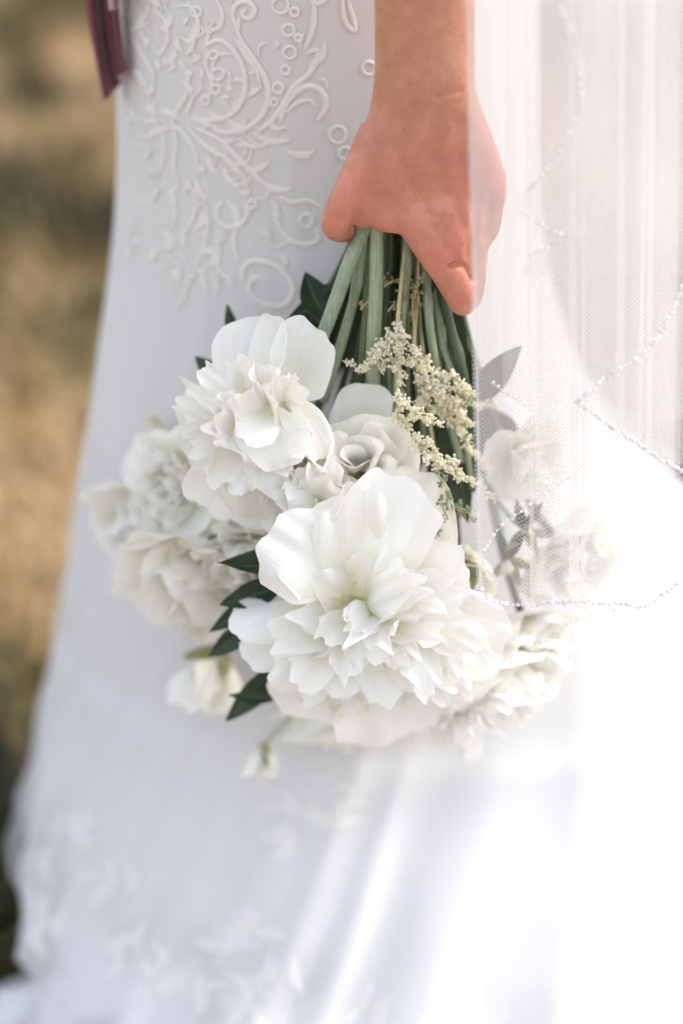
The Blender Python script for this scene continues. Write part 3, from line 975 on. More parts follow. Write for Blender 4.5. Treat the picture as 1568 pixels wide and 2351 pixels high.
def leaf_geo(L, W, bend, foldv, seed, nu=7, nv=14, sweep=0.12):
    r = np.random.default_rng(seed)
    u = np.linspace(-1, 1, nu); v = np.linspace(0, 1, nv)
    U, Vv = np.meshgrid(u, v)
    w = 0.5 * W * (np.sin(math.pi * np.clip(Vv * 0.985 + 0.012, 0, 1) ** 0.85)) ** 0.85 * (1.05 - 0.25 * Vv)
    f = bend * Vv
    b = bend if abs(bend) > 1e-3 else 1e-3
    yc = L / b * np.sin(b * Vv); zc = L / b * (1 - np.cos(b * Vv))
    x = U * w + sweep * L * Vv ** 2
    h = foldv * np.abs(U) * w + 0.02 * L * np.sin(5 * Vv + r.uniform(0, 6)) * U
    return np.stack([x, yc - np.sin(f) * h, zc + np.cos(f) * h], -1).reshape(-1, 3), U.ravel(), Vv.ravel(), nu, nv
LEAF_N = [0]
def leaf(root, b, t, wpx, n=(0, -1, 0.4), bend=0.5, fold=0.45, sweep=0.08, mat=None):
    """b, t = (px, py, y) of base and tip"""
    B, T = at(*b), at(*t)
    d = T - B; L = np.linalg.norm(d); LEAF_N[0] += 1
    n = np.asarray(n, float); dd = nrm(d); n = nrm(n - dd * (n @ dd)); s = np.cross(dd, n)
    # start direction turned back so that the bent leaf still ends at its tip
    a = -bend * 0.5
    d2 = nrm(dd * math.cos(a) + n * math.sin(a)); n2 = nrm(n * math.cos(a) - dd * math.sin(a))
    P, u, v, nu, nv_ = leaf_geo(L * 1.02, wpx * 0.000285, bend, fold, LEAF_N[0] * 7, sweep=sweep)
    P[:, 0] -= sweep * L * v ** 1
    V = B + P[:, :1] * s + P[:, 1:2] * d2 + P[:, 2:] * n2
    stems = [c for c in root.children if c.name.split('.')[0] == 'stem']
    return mesh_obj('leaf', V, grid_faces(nu, nv_), mat or M_LEAF, stems[0] if stems else root, {'u': u, 'v': v})

def fpetal(root, b, t, wpx, n, mat=M_PETAL, bend=0.5, cup=0.6, ruffle=0.04, notch=0.03, **kw):
    """a single large petal from base (px,py,y) to tip (px,py,y), its inner face looking along n"""
    B, T = at(*b), at(*t)
    d = T - B; L = np.linalg.norm(d)
    n = np.asarray(n, float); dd = nrm(d); n = nrm(n - dd * (n @ dd))
    a = -bend * 0.5
    d2 = nrm(dd * math.cos(a) + n * math.sin(a)); n2 = nrm(n * math.cos(a) - dd * math.sin(a))
    kw.setdefault('nu', 17); kw.setdefault('nv', 18)
    return place_petal(root, mat, B, d2, n2, L=L * (1 + bend * bend / 24), W=wpx * 0.000285, bend=bend, cup=cup, ruffle=ruffle, notch=notch, **kw)

def calyx(root, c, axis, Rr):
    axis = nrm(axis); e1, e2 = perp(axis)
    for k in range(4):
        al = k * 1.57 + 0.4
        o = e1 * math.cos(al) + e2 * math.sin(al)
        P, u, v, nu, nv_ = leaf_geo(Rr * 0.55, Rr * 0.26, 0.5, 0.3, k)
        d = nrm(o * 0.8 + axis * 0.6); n = nrm(-o * 0.6 + axis * 0.8); s = np.cross(d, n)
        V = c - axis * Rr * 0.06 + P[:, :1] * s + P[:, 1:2] * d + P[:, 2:] * n
        mesh_obj('sepal', V, grid_faces(nu, nv_), M_CALYX, root, {'u': u, 'v': v})

GROUP = 'flowers of the white bouquet'
def flower(name, label, cat, px, py, y, Rpx, axis, rings, mat, seed, stem=None, stem_r=12, stem_mat=None, **kw):
    c = at(px, py, y)
    Rr = Rpx * 0.000290
    root = empty(name, c)
    tag(root, label, cat, GROUP)
    fill_flower(root, c, np.asarray(axis, float), Rr, rings, mat, seed, **kw)
    if stem is not None:
        calyx(root, c, np.asarray(axis, float), Rr)
        b = c - nrm(axis) * Rr * 0.12
        C = catmull(np.array([at(*q) for q in stem] + [tuple(b), tuple(c)]), 26)
        r = stem_r * 0.000285
        V_, F_ = tube_geo(C, r * (1 + 0.05 * np.sin(np.linspace(0, 11, len(C)) + seed)), 10)
        mesh_obj('stem', V_, F_, stem_mat or M_STEM, root)
    return root

GRIP = (905, 430, 0.036)
def grip(dx, dy=0, y=0.036):
    return (905 + dx, 430 + dy, y)

# --- peony A, upper left of the front pair
A = flower('peony', 'upper full white peony in sharp focus with two upright petals', 'flower', 640, 985, 0.006, 215, (-0.52, -0.80, -0.16), PEONY, M_PETAL, 11,
           stem=[(862, 400, 0.030), (836, 520, 0.022), (800, 610, 0.012), (745, 760, 0.010), (690, 880, 0.020)], stem_r=17,
           skip=lambda ri, o: ri == 0 and o[2] > 0.30)
fpetal(A, (590, 905, 0.004), (548, 738, 0.016), 195, (0.1, -1, 0.1), bend=0.6, cup=0.8, ruffle=0.02, notch=0.02)
fpetal(A, (610, 900, -0.008), (624, 722, -0.002), 130, (-0.8, -0.7, 0.1), bend=0.5, cup=0.8, ruffle=0.02, notch=0.02)
fpetal(A, (655, 915, -0.010), (742, 760, -0.018), 165, (-0.1, -1, 0.2), bend=0.55, cup=0.6, ruffle=0.05, notch=0.04, k=0.35)
fpetal(A, (640, 905, -0.030), (742, 1058, -0.046), 100, (0.45, -0.85, 0.4), bend=-0.9, cup=0.5, ruffle=0.03, notch=0.03)
fpetal(A, (575, 905, -0.030), (522, 818, -0.044), 66, (0, -1, 0.2), bend=0.3, cup=0.6, ruffle=0.06, notch=0.08)
fpetal(A, (640, 905, -0.034), (690, 885, -0.048), 80, (0, -1, 0.4), bend=0.3, cup=0.5, ruffle=0.1, notch=0.12)
fpetal(A, (600, 905, -0.034), (600, 830, -0.046), 80, (0.1, -1, 0.3), bend=0.3, cup=0.6, ruffle=0.1, notch=0.12)
fpetal(A, (570, 1030, -0.030), (462, 1165, -0.024), 200, (0.2, -1, -0.1), bend=0.45, cup=0.5, ruffle=0.04, notch=0.05)
fpetal(A, (595, 1020, -0.034), (588, 1192, -0.026), 195, (0, -1, 0.1), bend=0.5, cup=0.6, ruffle=0.06, notch=0.06)
fpetal(A, (600, 930, -0.040), (640, 1075, -0.062), 170, (0.1, -1, 0.25), bend=-0.5, cup=0.4, ruffle=0.06, notch=0.06)
fpetal(A, (610, 930, -0.036), (560, 1010, -0.066), 120, (-0.1, -1, 0.3), bend=-0.3, cup=0.5, ruffle=0.10, notch=0.10)
for k, (tx, ty, w) in enumerate([(432, 895, 90), (405, 955, 95), (428, 1030, 110), (440, 850, 90), (470, 1085, 110), (500, 1120, 110), (648, 1130, 110), (668, 1060, 100), (470, 930, 80), (480, 1000, 100)]):
    fpetal(A, (590, 975, -0.028), (tx, ty, -0.036 - 0.003 * k), w, (0.1, -1, 0.15), bend=0.30, cup=0.5, ruffle=0.11, notch=0.13, nu=21)

for k, (bx, by, tx, ty, w, y1, nx) in enumerate([(640, 960, 660, 850, 100, -0.050, 0.7), (600, 960, 590, 850, 90, -0.052, -0.5), (620, 990, 545, 905, 110, -0.058, 0.2), (650, 1000, 620, 900, 90, -0.060, 0.8),
        (640, 950, 700, 960, 110, -0.056, -0.3), (600, 1000, 500, 960, 120, -0.058, 0.1), (640, 1010, 560, 1040, 130, -0.062, 0.2), (655, 985, 690, 1040, 120, -0.060, -0.4), (630, 940, 610, 890, 80, -0.066, 0.5)]):
    fpetal(A, (bx, by, -0.026), (tx, ty, y1), w, (nx, -0.8, 0.35), bend=0.35 * math.sin(k * 2.3), cup=0.7, ruffle=0.12, notch=0.10, nu=21)
# --- peony B, the big one in front
B = flower('peony', 'largest open white peony at the front of the bouquet, sharp and ruffled', 'flower', 855, 1395, -0.010, 300, (0.04, -0.78, -0.55), PEONY, M_PETAL, 23,
           stem=[(900, 380, 0.034), (880, 560, 0.040), (885, 800, 0.045), (880, 1100, 0.040)], stem_r=14,
           skip=lambda ri, o: ri == 0 and o[2] > 0.25)
fpetal(B, (815, 1360, -0.056), (868, 1088, -0.068), 260, (-0.1, -0.9, 0.35), bend=-0.65, cup=0.35, ruffle=0.06, notch=0.05, k=0.30, nu=27, nv=22, pleat=0.20, curl=-0.1)
fpetal(B, (800, 1350, -0.060), (760, 1150, -0.076), 190, (0.15, -0.9, 0.35), bend=-0.5, cup=0.4, ruffle=0.08, notch=0.08, nu=25, nv=20, pleat=0.3)
fpetal(B, (830, 1345, -0.050), (800, 1110, -0.058), 200, (0.25, -0.9, 0.2), bend=0.4, cup=0.6, ruffle=0.05, notch=0.04, nu=23, nv=20)
fpetal(B, (880, 1330, -0.020), (958, 1066, -0.030), 250, (-0.15, -1, 0.1), bend=0.45, cup=0.5, ruffle=0.03, notch=0.02, k=0.36, nu=21, nv=20)
fpetal(B, (800, 1335, -0.064), (650, 1212, -0.086), 250, (0.25, -0.9, 0.35), bend=-0.2, cup=0.30, ruffle=0.05, notch=0.10, nu=31, nv=18, pleat=0.25)
fpetal(B, (790, 1330, -0.060), (655, 1262, -0.084), 150, (0.2, -0.9, 0.5), bend=0.2, cup=0.4, ruffle=0.07, notch=0.12, nu=27, nv=16)
fpetal(B, (770, 1360, -0.062), (690, 1300, -0.074), 110, (0, -1, 0.2), bend=0.4, cup=0.6, ruffle=0.06, notch=0.08)
fpetal(B, (745, 1395, -0.050), (540, 1462, -0.066), 170, (0.15, 0.55, -1.0), bend=0.75, cup=0.9, ruffle=0.03, notch=0.04, nu=19, nv=20)
fpetal(B, (760, 1410, -0.050), (560, 1500, -0.058), 150, (0.1, -1, 0.4), bend=0.5, cup=0.6, ruffle=0.05, notch=0.06)
fpetal(B, (800, 1330, -0.065), (850, 1285, -0.088), 64, (-0.3, -1, 0.2), bend=0.6, cup=0.8, ruffle=0.03, notch=0.03)
fpetal(B, (950, 1420, -0.055), (1168, 1462, -0.062), 210, (0.0, -1, 0.3), bend=0.45, cup=0.45, ruffle=0.05, notch=0.05, nu=19, nv=18)
fpetal(B, (920, 1350, -0.060), (990, 1240, -0.078), 190, (-0.1, -1, 0.3), bend=0.5, cup=0.5, ruffle=0.06, notch=0.05)
fpetal(B, (940, 1370, -0.060), (1075, 1300, -0.074), 150, (-0.1, -1, 0.3), bend=0.4, cup=0.5, ruffle=0.06, notch=0.07)
fpetal(B, (800, 1480, -0.050), (690, 1645, -0.034), 280, (0.2, -1, 0.3), bend=0.6, cup=0.6, ruffle=0.05, notch=0.04, nu=21, nv=18)
fpetal(B, (880, 1500, -0.045), (965, 1678, -0.032), 360, (0.0, -1, 0.3), bend=0.6, cup=0.5, ruffle=0.06, notch=0.05, nu=23, nv=18)
for k, (bx, by, tx, ty, w, y1) in enumerate([
        (760, 1440, 630, 1490, 110, -0.090), (770, 1450, 670, 1560, 125, -0.094), (810, 1440, 800, 1555, 100, -0.104), (820, 1440, 850, 1525, 95, -0.108),
        (770, 1460, 735, 1600, 140, -0.082), (850, 1460, 880, 1615, 150, -0.088), (900, 1450, 960, 1600, 105, -0.088), (920, 1440, 1005, 1570, 110, -0.094),
        (950, 1430, 1070, 1545, 115, -0.090), (960, 1410, 1095, 1480, 110, -0.092), (950, 1390, 1075, 1395, 110, -0.094), (930, 1370, 1035, 1325, 110, -0.092),
        (790, 1400, 680, 1395, 125, -0.088), (790, 1390, 720, 1345, 100, -0.088), (870, 1370, 890, 1275, 110, -0.094), (880, 1430, 945, 1525, 90, -0.112),
        (860, 1420, 1000, 1455, 100, -0.114), (840, 1390, 925, 1325, 100, -0.108), (850, 1400, 965, 1390, 105, -0.112), (820, 1410, 755, 1485, 95, -0.110),
        (1040, 1440, 1110, 1525, 80, -0.080), (740, 1470, 615, 1550, 100, -0.078), (840, 1400, 830, 1470, 90, -0.116), (880, 1400, 900, 1465, 90, -0.118),
        (850, 1390, 800, 1440, 85, -0.114), (900, 1390, 990, 1420, 90, -0.110), (760, 1470, 700, 1610, 110, -0.066), (950, 1470, 1030, 1620, 120, -0.070)]):
    fpetal(B, (bx, by, -0.058), (tx, ty, y1), w, (0.18 * math.sin(k * 2.1), -1, 0.5), bend=-0.30 + 0.5 * math.sin(k * 1.7), cup=0.5, ruffle=0.12, notch=0.13, nu=21, nv=14)

# --- small ruffled peony between A and B
Mf = flower('peony', 'half-hidden ruffled white peony wedged left of the big domed petal', 'flower', 745, 1160, -0.012, 140, (-0.50, -0.85, 0.05), PEONY, M_PETAL, 31,
            stem=[(880, 400, 0.040), (860, 620, 0.030), (830, 850, 0.030), (790, 1050, 0.030)], stem_r=11, stem_mat=M_STEM_D)
for tx, ty, w in ((662, 1095, 75), (660, 1150, 85), (672, 1190, 70), (720, 1075, 70), (650, 1215, 80)):
    fpetal(Mf, (745, 1145, -0.034), (tx, ty, -0.056), w * 1.2, (0.1, -1, 0.1), bend=0.3, cup=0.7, ruffle=0.13, notch=0.14)

for tx, ty, w, yy in ((640, 1130, 110, -0.050), (700, 1075, 100, -0.052), (735, 1060, 90, -0.050), (660, 1170, 110, -0.060), (700, 1215, 110, -0.064), (770, 1110, 100, -0.056)):
    fpetal(Mf, (735, 1150, -0.038), (tx, ty, yy), w, (0.1, -1, 0.25), bend=-0.2, cup=0.4, ruffle=0.12, notch=0.10, nu=21)
# --- rose between A and the astilbe
Rs = flower('rose', 'creamy white rose with a spiral heart under the astilbe', 'flower', 830, 1085, 0.010, 135, (-0.05, -0.80, 0.60), ROSE[:2], M_ROSE, 41,
            stem=[(868, 400, 0.016), (866, 520, 0.008), (862, 700, 0.004), (855, 830, 0.008), (856, 960, 0.025)], stem_r=16)
fpetal(Rs, (818, 1080, 0.010), (800, 898, 0.004), 165, (0.05, -1, 0.1), mat=M_ROSE, bend=0.45, cup=0.7, ruffle=0.03, notch=0.03, point=0.08)
fpetal(Rs, (850, 1090, 0.002), (950, 1000, -0.020), 190, (-0.35, -0.8, -0.5), mat=M_ROSE, bend=0.55, cup=0.8, ruffle=0.05, notch=0.03)
fpetal(Rs, (840, 1085, -0.002), (880, 950, -0.018), 170, (-0.1, -1, -0.2), mat=M_ROSE, bend=0.6, cup=0.8, ruffle=0.03, notch=0.03)
def spiral_petal(cx_, cy_, r0, a0, a1, h, y0, yo, flare):
    """one rolled rose petal: an arc round the heart, its rim turned outwards"""
    na, nh = 22, 9
    V_ = []; uu = []; vv = []
    for j in range(nh):
        t = j / (nh - 1)
        for i in range(na):
            q = i / (na - 1); a = a0 + (a1 - a0) * q
            sag = 1 - 0.55 * (2 * q - 1) ** 4                    # the rim falls away to both ends
            rr = r0 * (0.55 + 0.45 * t ** 0.8) + flare * max(0, t - 0.6) ** 2 * 6 + r0 * (0.10 * math.sin(2 * a + r0) + 0.05 * math.sin(5 * a + 2 * r0)) * (0.4 + t)
            V_.append(at(cx_ + rr * math.cos(a), cy_ - h * t * sag * 0.55 - rr * math.sin(a) * 0.62, y0 - yo * t * sag - 0.00018 * rr * math.sin(-a)))
            uu.append(2 * q - 1); vv.append(0.15 + 0.85 * t)
    mesh_obj('petal', V_, grid_faces(na, nh), M_ROSE, Rs, {'u': uu, 'v': vv, 'sd': np.full(len(uu), a0 * 3.1 + r0)})
for r0, a0, a1, h, ox, oy in ((20, 0.6, 4.6, 62, 4, 0), (36, 2.7, 6.3, 66, -2, 2), (50, -1.1, 2.3, 56, 6, -3), (70, 1.5, 4.3, 60, -4, 4), (86, 3.9, 6.9, 40, 4, 6), (98, 0.3, 2.9, 52, 10, -6)):
    spiral_petal(812 + ox, 1072 + oy, r0, a0, a1, h, 0.000, 0.036, 14)
fpetal(Rs, (795, 1100, -0.018), (762, 990, -0.034), 90, (0.9, -0.5, 0.1), mat=M_ROSE, bend=0.5, cup=0.8, ruffle=0.03, notch=0.02)

# --- blurred flowers behind on the left
flower('peony', 'soft blurred white peony at the far left edge of the bouquet', 'flower', 370, 1175, 0.105, 195, (-0.65, -0.65, -0.25), SOFT, M_PETAL, 51,
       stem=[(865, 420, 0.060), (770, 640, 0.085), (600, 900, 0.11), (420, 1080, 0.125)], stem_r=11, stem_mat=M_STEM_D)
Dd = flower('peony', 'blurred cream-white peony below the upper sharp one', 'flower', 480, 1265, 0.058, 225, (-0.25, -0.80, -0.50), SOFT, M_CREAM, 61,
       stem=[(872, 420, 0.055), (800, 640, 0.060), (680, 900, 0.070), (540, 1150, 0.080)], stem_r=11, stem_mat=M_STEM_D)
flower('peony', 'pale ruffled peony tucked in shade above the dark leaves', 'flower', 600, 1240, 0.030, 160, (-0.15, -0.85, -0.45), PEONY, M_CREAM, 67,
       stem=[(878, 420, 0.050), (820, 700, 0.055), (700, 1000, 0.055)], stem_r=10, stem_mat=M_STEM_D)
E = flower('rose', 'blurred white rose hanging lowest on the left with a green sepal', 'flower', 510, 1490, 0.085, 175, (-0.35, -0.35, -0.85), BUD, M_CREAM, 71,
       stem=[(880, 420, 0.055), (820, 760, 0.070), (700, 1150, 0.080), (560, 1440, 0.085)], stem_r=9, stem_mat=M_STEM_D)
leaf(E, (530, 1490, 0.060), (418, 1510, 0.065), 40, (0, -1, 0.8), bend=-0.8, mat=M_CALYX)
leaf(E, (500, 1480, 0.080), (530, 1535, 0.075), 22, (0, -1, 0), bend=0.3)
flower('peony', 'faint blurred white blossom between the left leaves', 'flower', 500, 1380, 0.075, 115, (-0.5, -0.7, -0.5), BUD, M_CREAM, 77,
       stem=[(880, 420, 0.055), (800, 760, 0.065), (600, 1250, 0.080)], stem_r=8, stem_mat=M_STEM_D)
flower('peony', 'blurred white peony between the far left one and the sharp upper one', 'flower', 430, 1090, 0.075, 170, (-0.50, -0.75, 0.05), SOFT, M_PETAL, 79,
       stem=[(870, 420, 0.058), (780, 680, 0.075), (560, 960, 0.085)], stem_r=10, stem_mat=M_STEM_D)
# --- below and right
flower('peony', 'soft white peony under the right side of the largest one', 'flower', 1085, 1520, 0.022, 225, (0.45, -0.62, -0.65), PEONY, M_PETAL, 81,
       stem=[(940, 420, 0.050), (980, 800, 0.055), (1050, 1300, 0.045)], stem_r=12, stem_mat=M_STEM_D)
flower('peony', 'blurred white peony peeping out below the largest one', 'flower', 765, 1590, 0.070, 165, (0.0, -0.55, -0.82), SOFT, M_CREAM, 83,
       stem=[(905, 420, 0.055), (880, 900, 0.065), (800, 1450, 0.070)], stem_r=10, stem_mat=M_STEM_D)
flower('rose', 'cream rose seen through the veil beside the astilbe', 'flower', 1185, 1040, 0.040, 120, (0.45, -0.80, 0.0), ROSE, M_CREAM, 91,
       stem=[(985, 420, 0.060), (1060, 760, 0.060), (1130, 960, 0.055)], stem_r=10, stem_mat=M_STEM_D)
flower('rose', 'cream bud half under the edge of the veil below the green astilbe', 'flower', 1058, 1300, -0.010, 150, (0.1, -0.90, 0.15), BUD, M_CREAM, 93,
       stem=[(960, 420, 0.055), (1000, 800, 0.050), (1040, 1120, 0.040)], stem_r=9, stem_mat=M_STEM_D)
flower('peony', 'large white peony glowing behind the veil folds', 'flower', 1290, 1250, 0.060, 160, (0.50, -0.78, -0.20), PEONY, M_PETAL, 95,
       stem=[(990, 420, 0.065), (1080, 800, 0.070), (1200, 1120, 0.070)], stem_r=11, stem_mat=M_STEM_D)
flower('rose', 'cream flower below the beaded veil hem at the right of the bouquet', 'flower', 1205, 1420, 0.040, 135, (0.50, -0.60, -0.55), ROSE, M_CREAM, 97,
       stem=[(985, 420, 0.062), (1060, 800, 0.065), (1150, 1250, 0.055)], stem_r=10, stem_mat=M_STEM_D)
# leafy lisianthus buds behind the veil
for k, (px, py, ax, lab) in enumerate([
        (1165, 1285, (-0.2, -0.8, -0.5), 'small green-sepalled cream bud behind the veil, lower of the pair'),
        (1205, 1215, (0.2, -0.8, 0.5), 'small green-sepalled cream bud behind the veil, upper of the pair')]):
    bd = flower('flower_bud', lab, 'flower bud', px, py, -0.004, 42, ax, BUD, M_CREAM, 101 + k,
                stem=[(985, 420, 0.060), (1040, 800, 0.055), (1130, 1120, 0.040)], stem_r=6)
    for j, (dx, dy) in enumerate([(-45, 50), (40, -60), (60, 20), (-20, -70), (30, 65)]):
        leaf(bd, (px, py, -0.006), (px + dx, py + dy, -0.014), 26, (0.2, -1, 0.3), bend=0.4, mat=M_LEAF if j % 2 else M_CALYX)
# hanging bud below
kb = flower('flower_bud', 'single white bud dangling below the bouquet on a thin green stem', 'flower bud', 608, 1705, 0.032, 92, (-0.12, -0.25, -0.95), BUD, M_ROSE, 111)
calyx(kb, at(608, 1705, 0.032), (-0.12, -0.25, -0.95), 60 * 0.00042)
leaf(kb, (608, 1702, 0.026), (610, 1762, 0.012), 22, (0, -1, 0.2), bend=0.3, mat=M_CALYX)
stem_path(kb, [(905, 420, 0.060), (880, 900, 0.060), (780, 1400, 0.060), (690, 1610, 0.050), (625, 1690, 0.034), (606, 1714, 0.032)], 4.5, M_STEM)

# --- leaves that belong to the stems of A and B and others, plus dark fill leaves behind the stems
for b, t, w, n in [((700, 1285, -0.030), (500, 1292, -0.046), 80, (0.1, -0.5, 1)), ((650, 1340, -0.030), (505, 1388, -0.044), 72, (0.1, -0.8, 0.7)),
                   ((600, 1365, -0.020), (482, 1450, -0.026), 54, (0.3, -0.9, 0.5)), ((570, 1435, -0.022), (480, 1508, -0.026), 58, (0.3, -0.9, 0.5)),
                   ((640, 1525, -0.020), (520, 1655, -0.026), 76, (0.5, -0.9, 0.4)), ((640, 1600, -0.026), (524, 1596, -0.034), 34, (0.2, -0.9, 0.5)),
                   ((1010, 1440, -0.030), (1065, 1480, -0.050), 30, (0, -1, 0.3))]:
    leaf(B, b, t, w, n, bend=0.55, fold=0.5)
for b, t, w, n in [((740, 720, 0.05), (700, 625, 0.055), 75, (0.2, -1, 0.3)), ((760, 650, 0.05), (650, 745, 0.06), 34, (0.2, -1, 0.4)),
                   ((700, 860, 0.045), (655, 745, 0.050), 80, (0.3, -1, 0.2)), ((760, 760, 0.055), (690, 700, 0.06), 70, (0, -1, 0.3)), ((560, 850, 0.06), (522, 700, 0.075), 50, (0.5, -1, 0.2)),
                   ((520, 880, 0.05), (448, 818, 0.065), 55, (0.4, -1, 0.4))]:
    leaf(A, b, t, w, n, bend=0.45, fold=0.4)
for b, t, w in [((470, 1120, 0.09), (370, 1090, 0.10), 60), ((470, 1180, 0.075), (385, 1095, 0.080), 50), ((480, 1330, 0.055), (468, 1400, 0.055), 30)]:
    leaf(Dd, b, t, w, (0.2, -1, 0.3))
for b, t, w in [((1085, 930, 0.03), (1196, 795, 0.012), 75), ((1000, 660, 0.05), (1062, 880, 0.03), 85), ((960, 640, 0.065), (930, 900, 0.07), 110),
                ((870, 480, 0.060), (830, 880, 0.075), 130), ((915, 480, 0.058), (925, 800, 0.07), 120), ((960, 500, 0.060), (985, 860, 0.07), 120), ((1000, 540, 0.055), (1045, 800, 0.06), 90), ((1020, 960, 0.02), (1075, 1200, 0.015), 75), ((1050, 900, 0.03), (1090, 1130, 0.02), 80), ((1000, 1000, 0.035), (1040, 1240, 0.03), 90), ((900, 640, 0.075), (1000, 1000, 0.08), 150), ((1000, 800, 0.07), (1060, 1150, 0.07), 140), ((800, 640, 0.075), (740, 900, 0.08), 120),
                ((1040, 760, 0.04), (1085, 1000, 0.03), 70), ((1060, 1000, 0.05), (1160, 1100, 0.03), 90), ((950, 900, 0.06), (960, 1080, 0.06), 100), ((1080, 950, 0.06), (1200, 1060, 0.07), 120)]:
    leaf(Rs, b, t, w, (0.1, -1, 0.2), bend=0.35, fold=0.3)  # broad rear leaves are added fill, imitating deep shade in the stem gaps

# ------------------------------------------------------------------ astilbe plumes
_bm = bmesh.new(); bmesh.ops.create_icosphere(_bm, subdivisions=1, radius=1.0)
ICO_V = np.array([v.co[:] for v in _bm.verts]); ICO_F = [tuple(v.index for v in f.verts) for f in _bm.faces]; _bm.free()
def astilbe(label, sprigs, mat, stem, seed, r0=0.00135, dens=2.3, stem_r=5):
    r = np.random.default_rng(seed)
    root = empty('astilbe', at(*sprigs[0][0]))
    tag(root, label, 'flower', 'astilbe plumes in the bouquet')
    geos = []
    for pts in sprigs:
        C = catmull(np.array(pts, float), 24)
        P = np.array([at(*c) for c in C])
        V_, F_ = tube_geo(P, np.linspace(0.0009, 0.0004, len(P)), 6)
        mesh_obj('twig', V_, F_, M_TWIG, root)
        L = np.linalg.norm(np.diff(P, axis=0), axis=1).sum()
        n = int(L / 0.00052 * dens)
        for i in range(n):
            t = r.uniform(0.03, 1.0)
            q = P[min(len(P) - 1, int(t * (len(P) - 1)))] + (P[1] - P[0]) * r.uniform(-0.5, 0.5)
            # florets sit in small side clusters
            ph = math.floor(t * L / 0.0042)
            off = np.array([math.sin(ph * 2.4), math.cos(ph * 2.4), math.sin(ph * 1.3 + 1)]) * 0.0024 * (1.3 - 0.8 * t)
            q = q + off * r.uniform(0.4, 1.5) + r.normal(0, 0.0013, 3) * (1.2 - 0.5 * t)
            s = r0 * r.uniform(0.55, 1.1) * (1.05 - 0.35 * t)
            geos.append((q + ICO_V * s * (1 + r.normal(0, 0.22, (len(ICO_V), 1))), ICO_F))
    V_, F_ = merge(geos)
    o = mesh_obj('florets', V_, F_, mat, root)
    o['kind'] = 'stuff'
    if stem:
        stem_path(root, stem, stem_r, M_TWIG)
    return root
def z5(y, *p):
    return [(x * 0.44 + 564.5, q * 0.44 + 627.2, y) for x, q in p]
astilbe('cream astilbe sprig forking above the rose, top of the three', [
    z5(-0.008, (790, 300), (720, 380), (650, 450), (600, 500), (500, 455)), z5(-0.010, (790, 300), (850, 370), (930, 450), (985, 515)),
    z5(-0.006, (740, 330), (760, 450), (800, 520), (822, 578)), z5(-0.004, (700, 370), (690, 450), (720, 510)), z5(-0.006, (760, 350), (830, 450), (880, 470))], M_ASTIL,
    [(935, 420, 0.030), (930, 560, 0.022), (916, 700, 0.0), (912, 759, -0.008)], 1)
astilbe('broad cream astilbe plume running under the veil edge', [
    z5(0.000, (880, 480), (950, 560), (1000, 640), (1080, 700), (1170, 770)), z5(-0.002, (1010, 550), (1080, 540), (1150, 600), (1190, 650)),
    z5(0.000, (1050, 740), (1100, 800), (1150, 880), (1205, 950), (1290, 1045)), z5(0.0, (940, 570), (920, 650), (880, 690)), z5(-0.004, (960, 620), (1050, 640), (1140, 690)),
    z5(0.004, (1000, 660), (1040, 740), (1090, 790)), z5(0.004, (900, 580), (960, 690), (1010, 720)), z5(0.01, (1100, 620), (1200, 680), (1330, 700)), z5(-0.004, (1080, 700), (1130, 760), (1190, 790)), z5(-0.002, (960, 560), (1010, 600), (1090, 590))], M_ASTIL,
    [(950, 420, 0.040), (958, 620, 0.030), (950, 780, 0.010), (952, 838, 0.0)], 2)
astilbe('cream astilbe plume trailing down beside the rose to the veil', [
    z5(-0.030, (790, 650), (800, 760), (850, 830)), z5(-0.032, (820, 690), (900, 740), (960, 770), (1025, 795)), z5(-0.034, (860, 840), (940, 950), (1020, 1000), (1100, 1050), (1180, 1090), (1330, 1190)),
    z5(-0.030, (800, 780), (860, 760), (920, 700)), z5(-0.032, (900, 900), (960, 890), (1000, 980)), z5(-0.030, (1040, 1010), (1090, 990), (1120, 1060))], M_ASTIL,
    [(930, 420, 0.040), (925, 640, 0.034), (910, 820, 0.012), (912, 913, -0.004)], 3)
astilbe('green-tipped astilbe sprig curling round the big petal', [
    z5(-0.040, (1000, 1050), (1050, 1130), (1080, 1240)), z5(-0.038, (1015, 1200), (1035, 1240), (1055, 1285)), z5(-0.036, (1100, 1220), (1150, 1240), (1185, 1295)),
    z5(-0.034, (1060, 1180), (1100, 1230), (1150, 1250)), z5(-0.030, (1010, 1310), (990, 1370), (975, 1390))], M_ASTIL_G,
    [(940, 420, 0.050), (960, 700, 0.040), (985, 950, 0.015), (1004, 1089, -0.014)], 4, 0.0013, 0.8)
astilbe('faded tan astilbe sprig among the stems under the fingers', [
    z5(0.014, (910, 20), (890, 80), (870, 160), (880, 300)), z5(0.018, (720, 70), (760, 45), (800, 30)), z5(0.016, (800, 110), (790, 190), (800, 290)), z5(0.012, (600, 190), (650, 130)), z5(0.016, (740, 200), (780, 150)), z5(0.016, (880, 60), (900, 150), (860, 250))], M_ASTIL_B,
    [(965, 420, 0.040), (962, 560, 0.028), (960, 640, 0.014)], 5, 0.0013, 0.7, 3)
astilbe('tiny blurred blush sprig poking out at the far left of the flowers', [
    [(420, 1010, 0.13), (370, 985, 0.135), (335, 965, 0.14)], [(400, 1020, 0.13), (345, 1012, 0.14), (305, 1022, 0.14)], [(370, 985, 0.135), (352, 950, 0.14)]], M_ASTIL,
    [(868, 420, 0.060), (760, 700, 0.09), (560, 930, 0.12), (420, 1010, 0.13)], 6, 0.002, 0.8, 4)

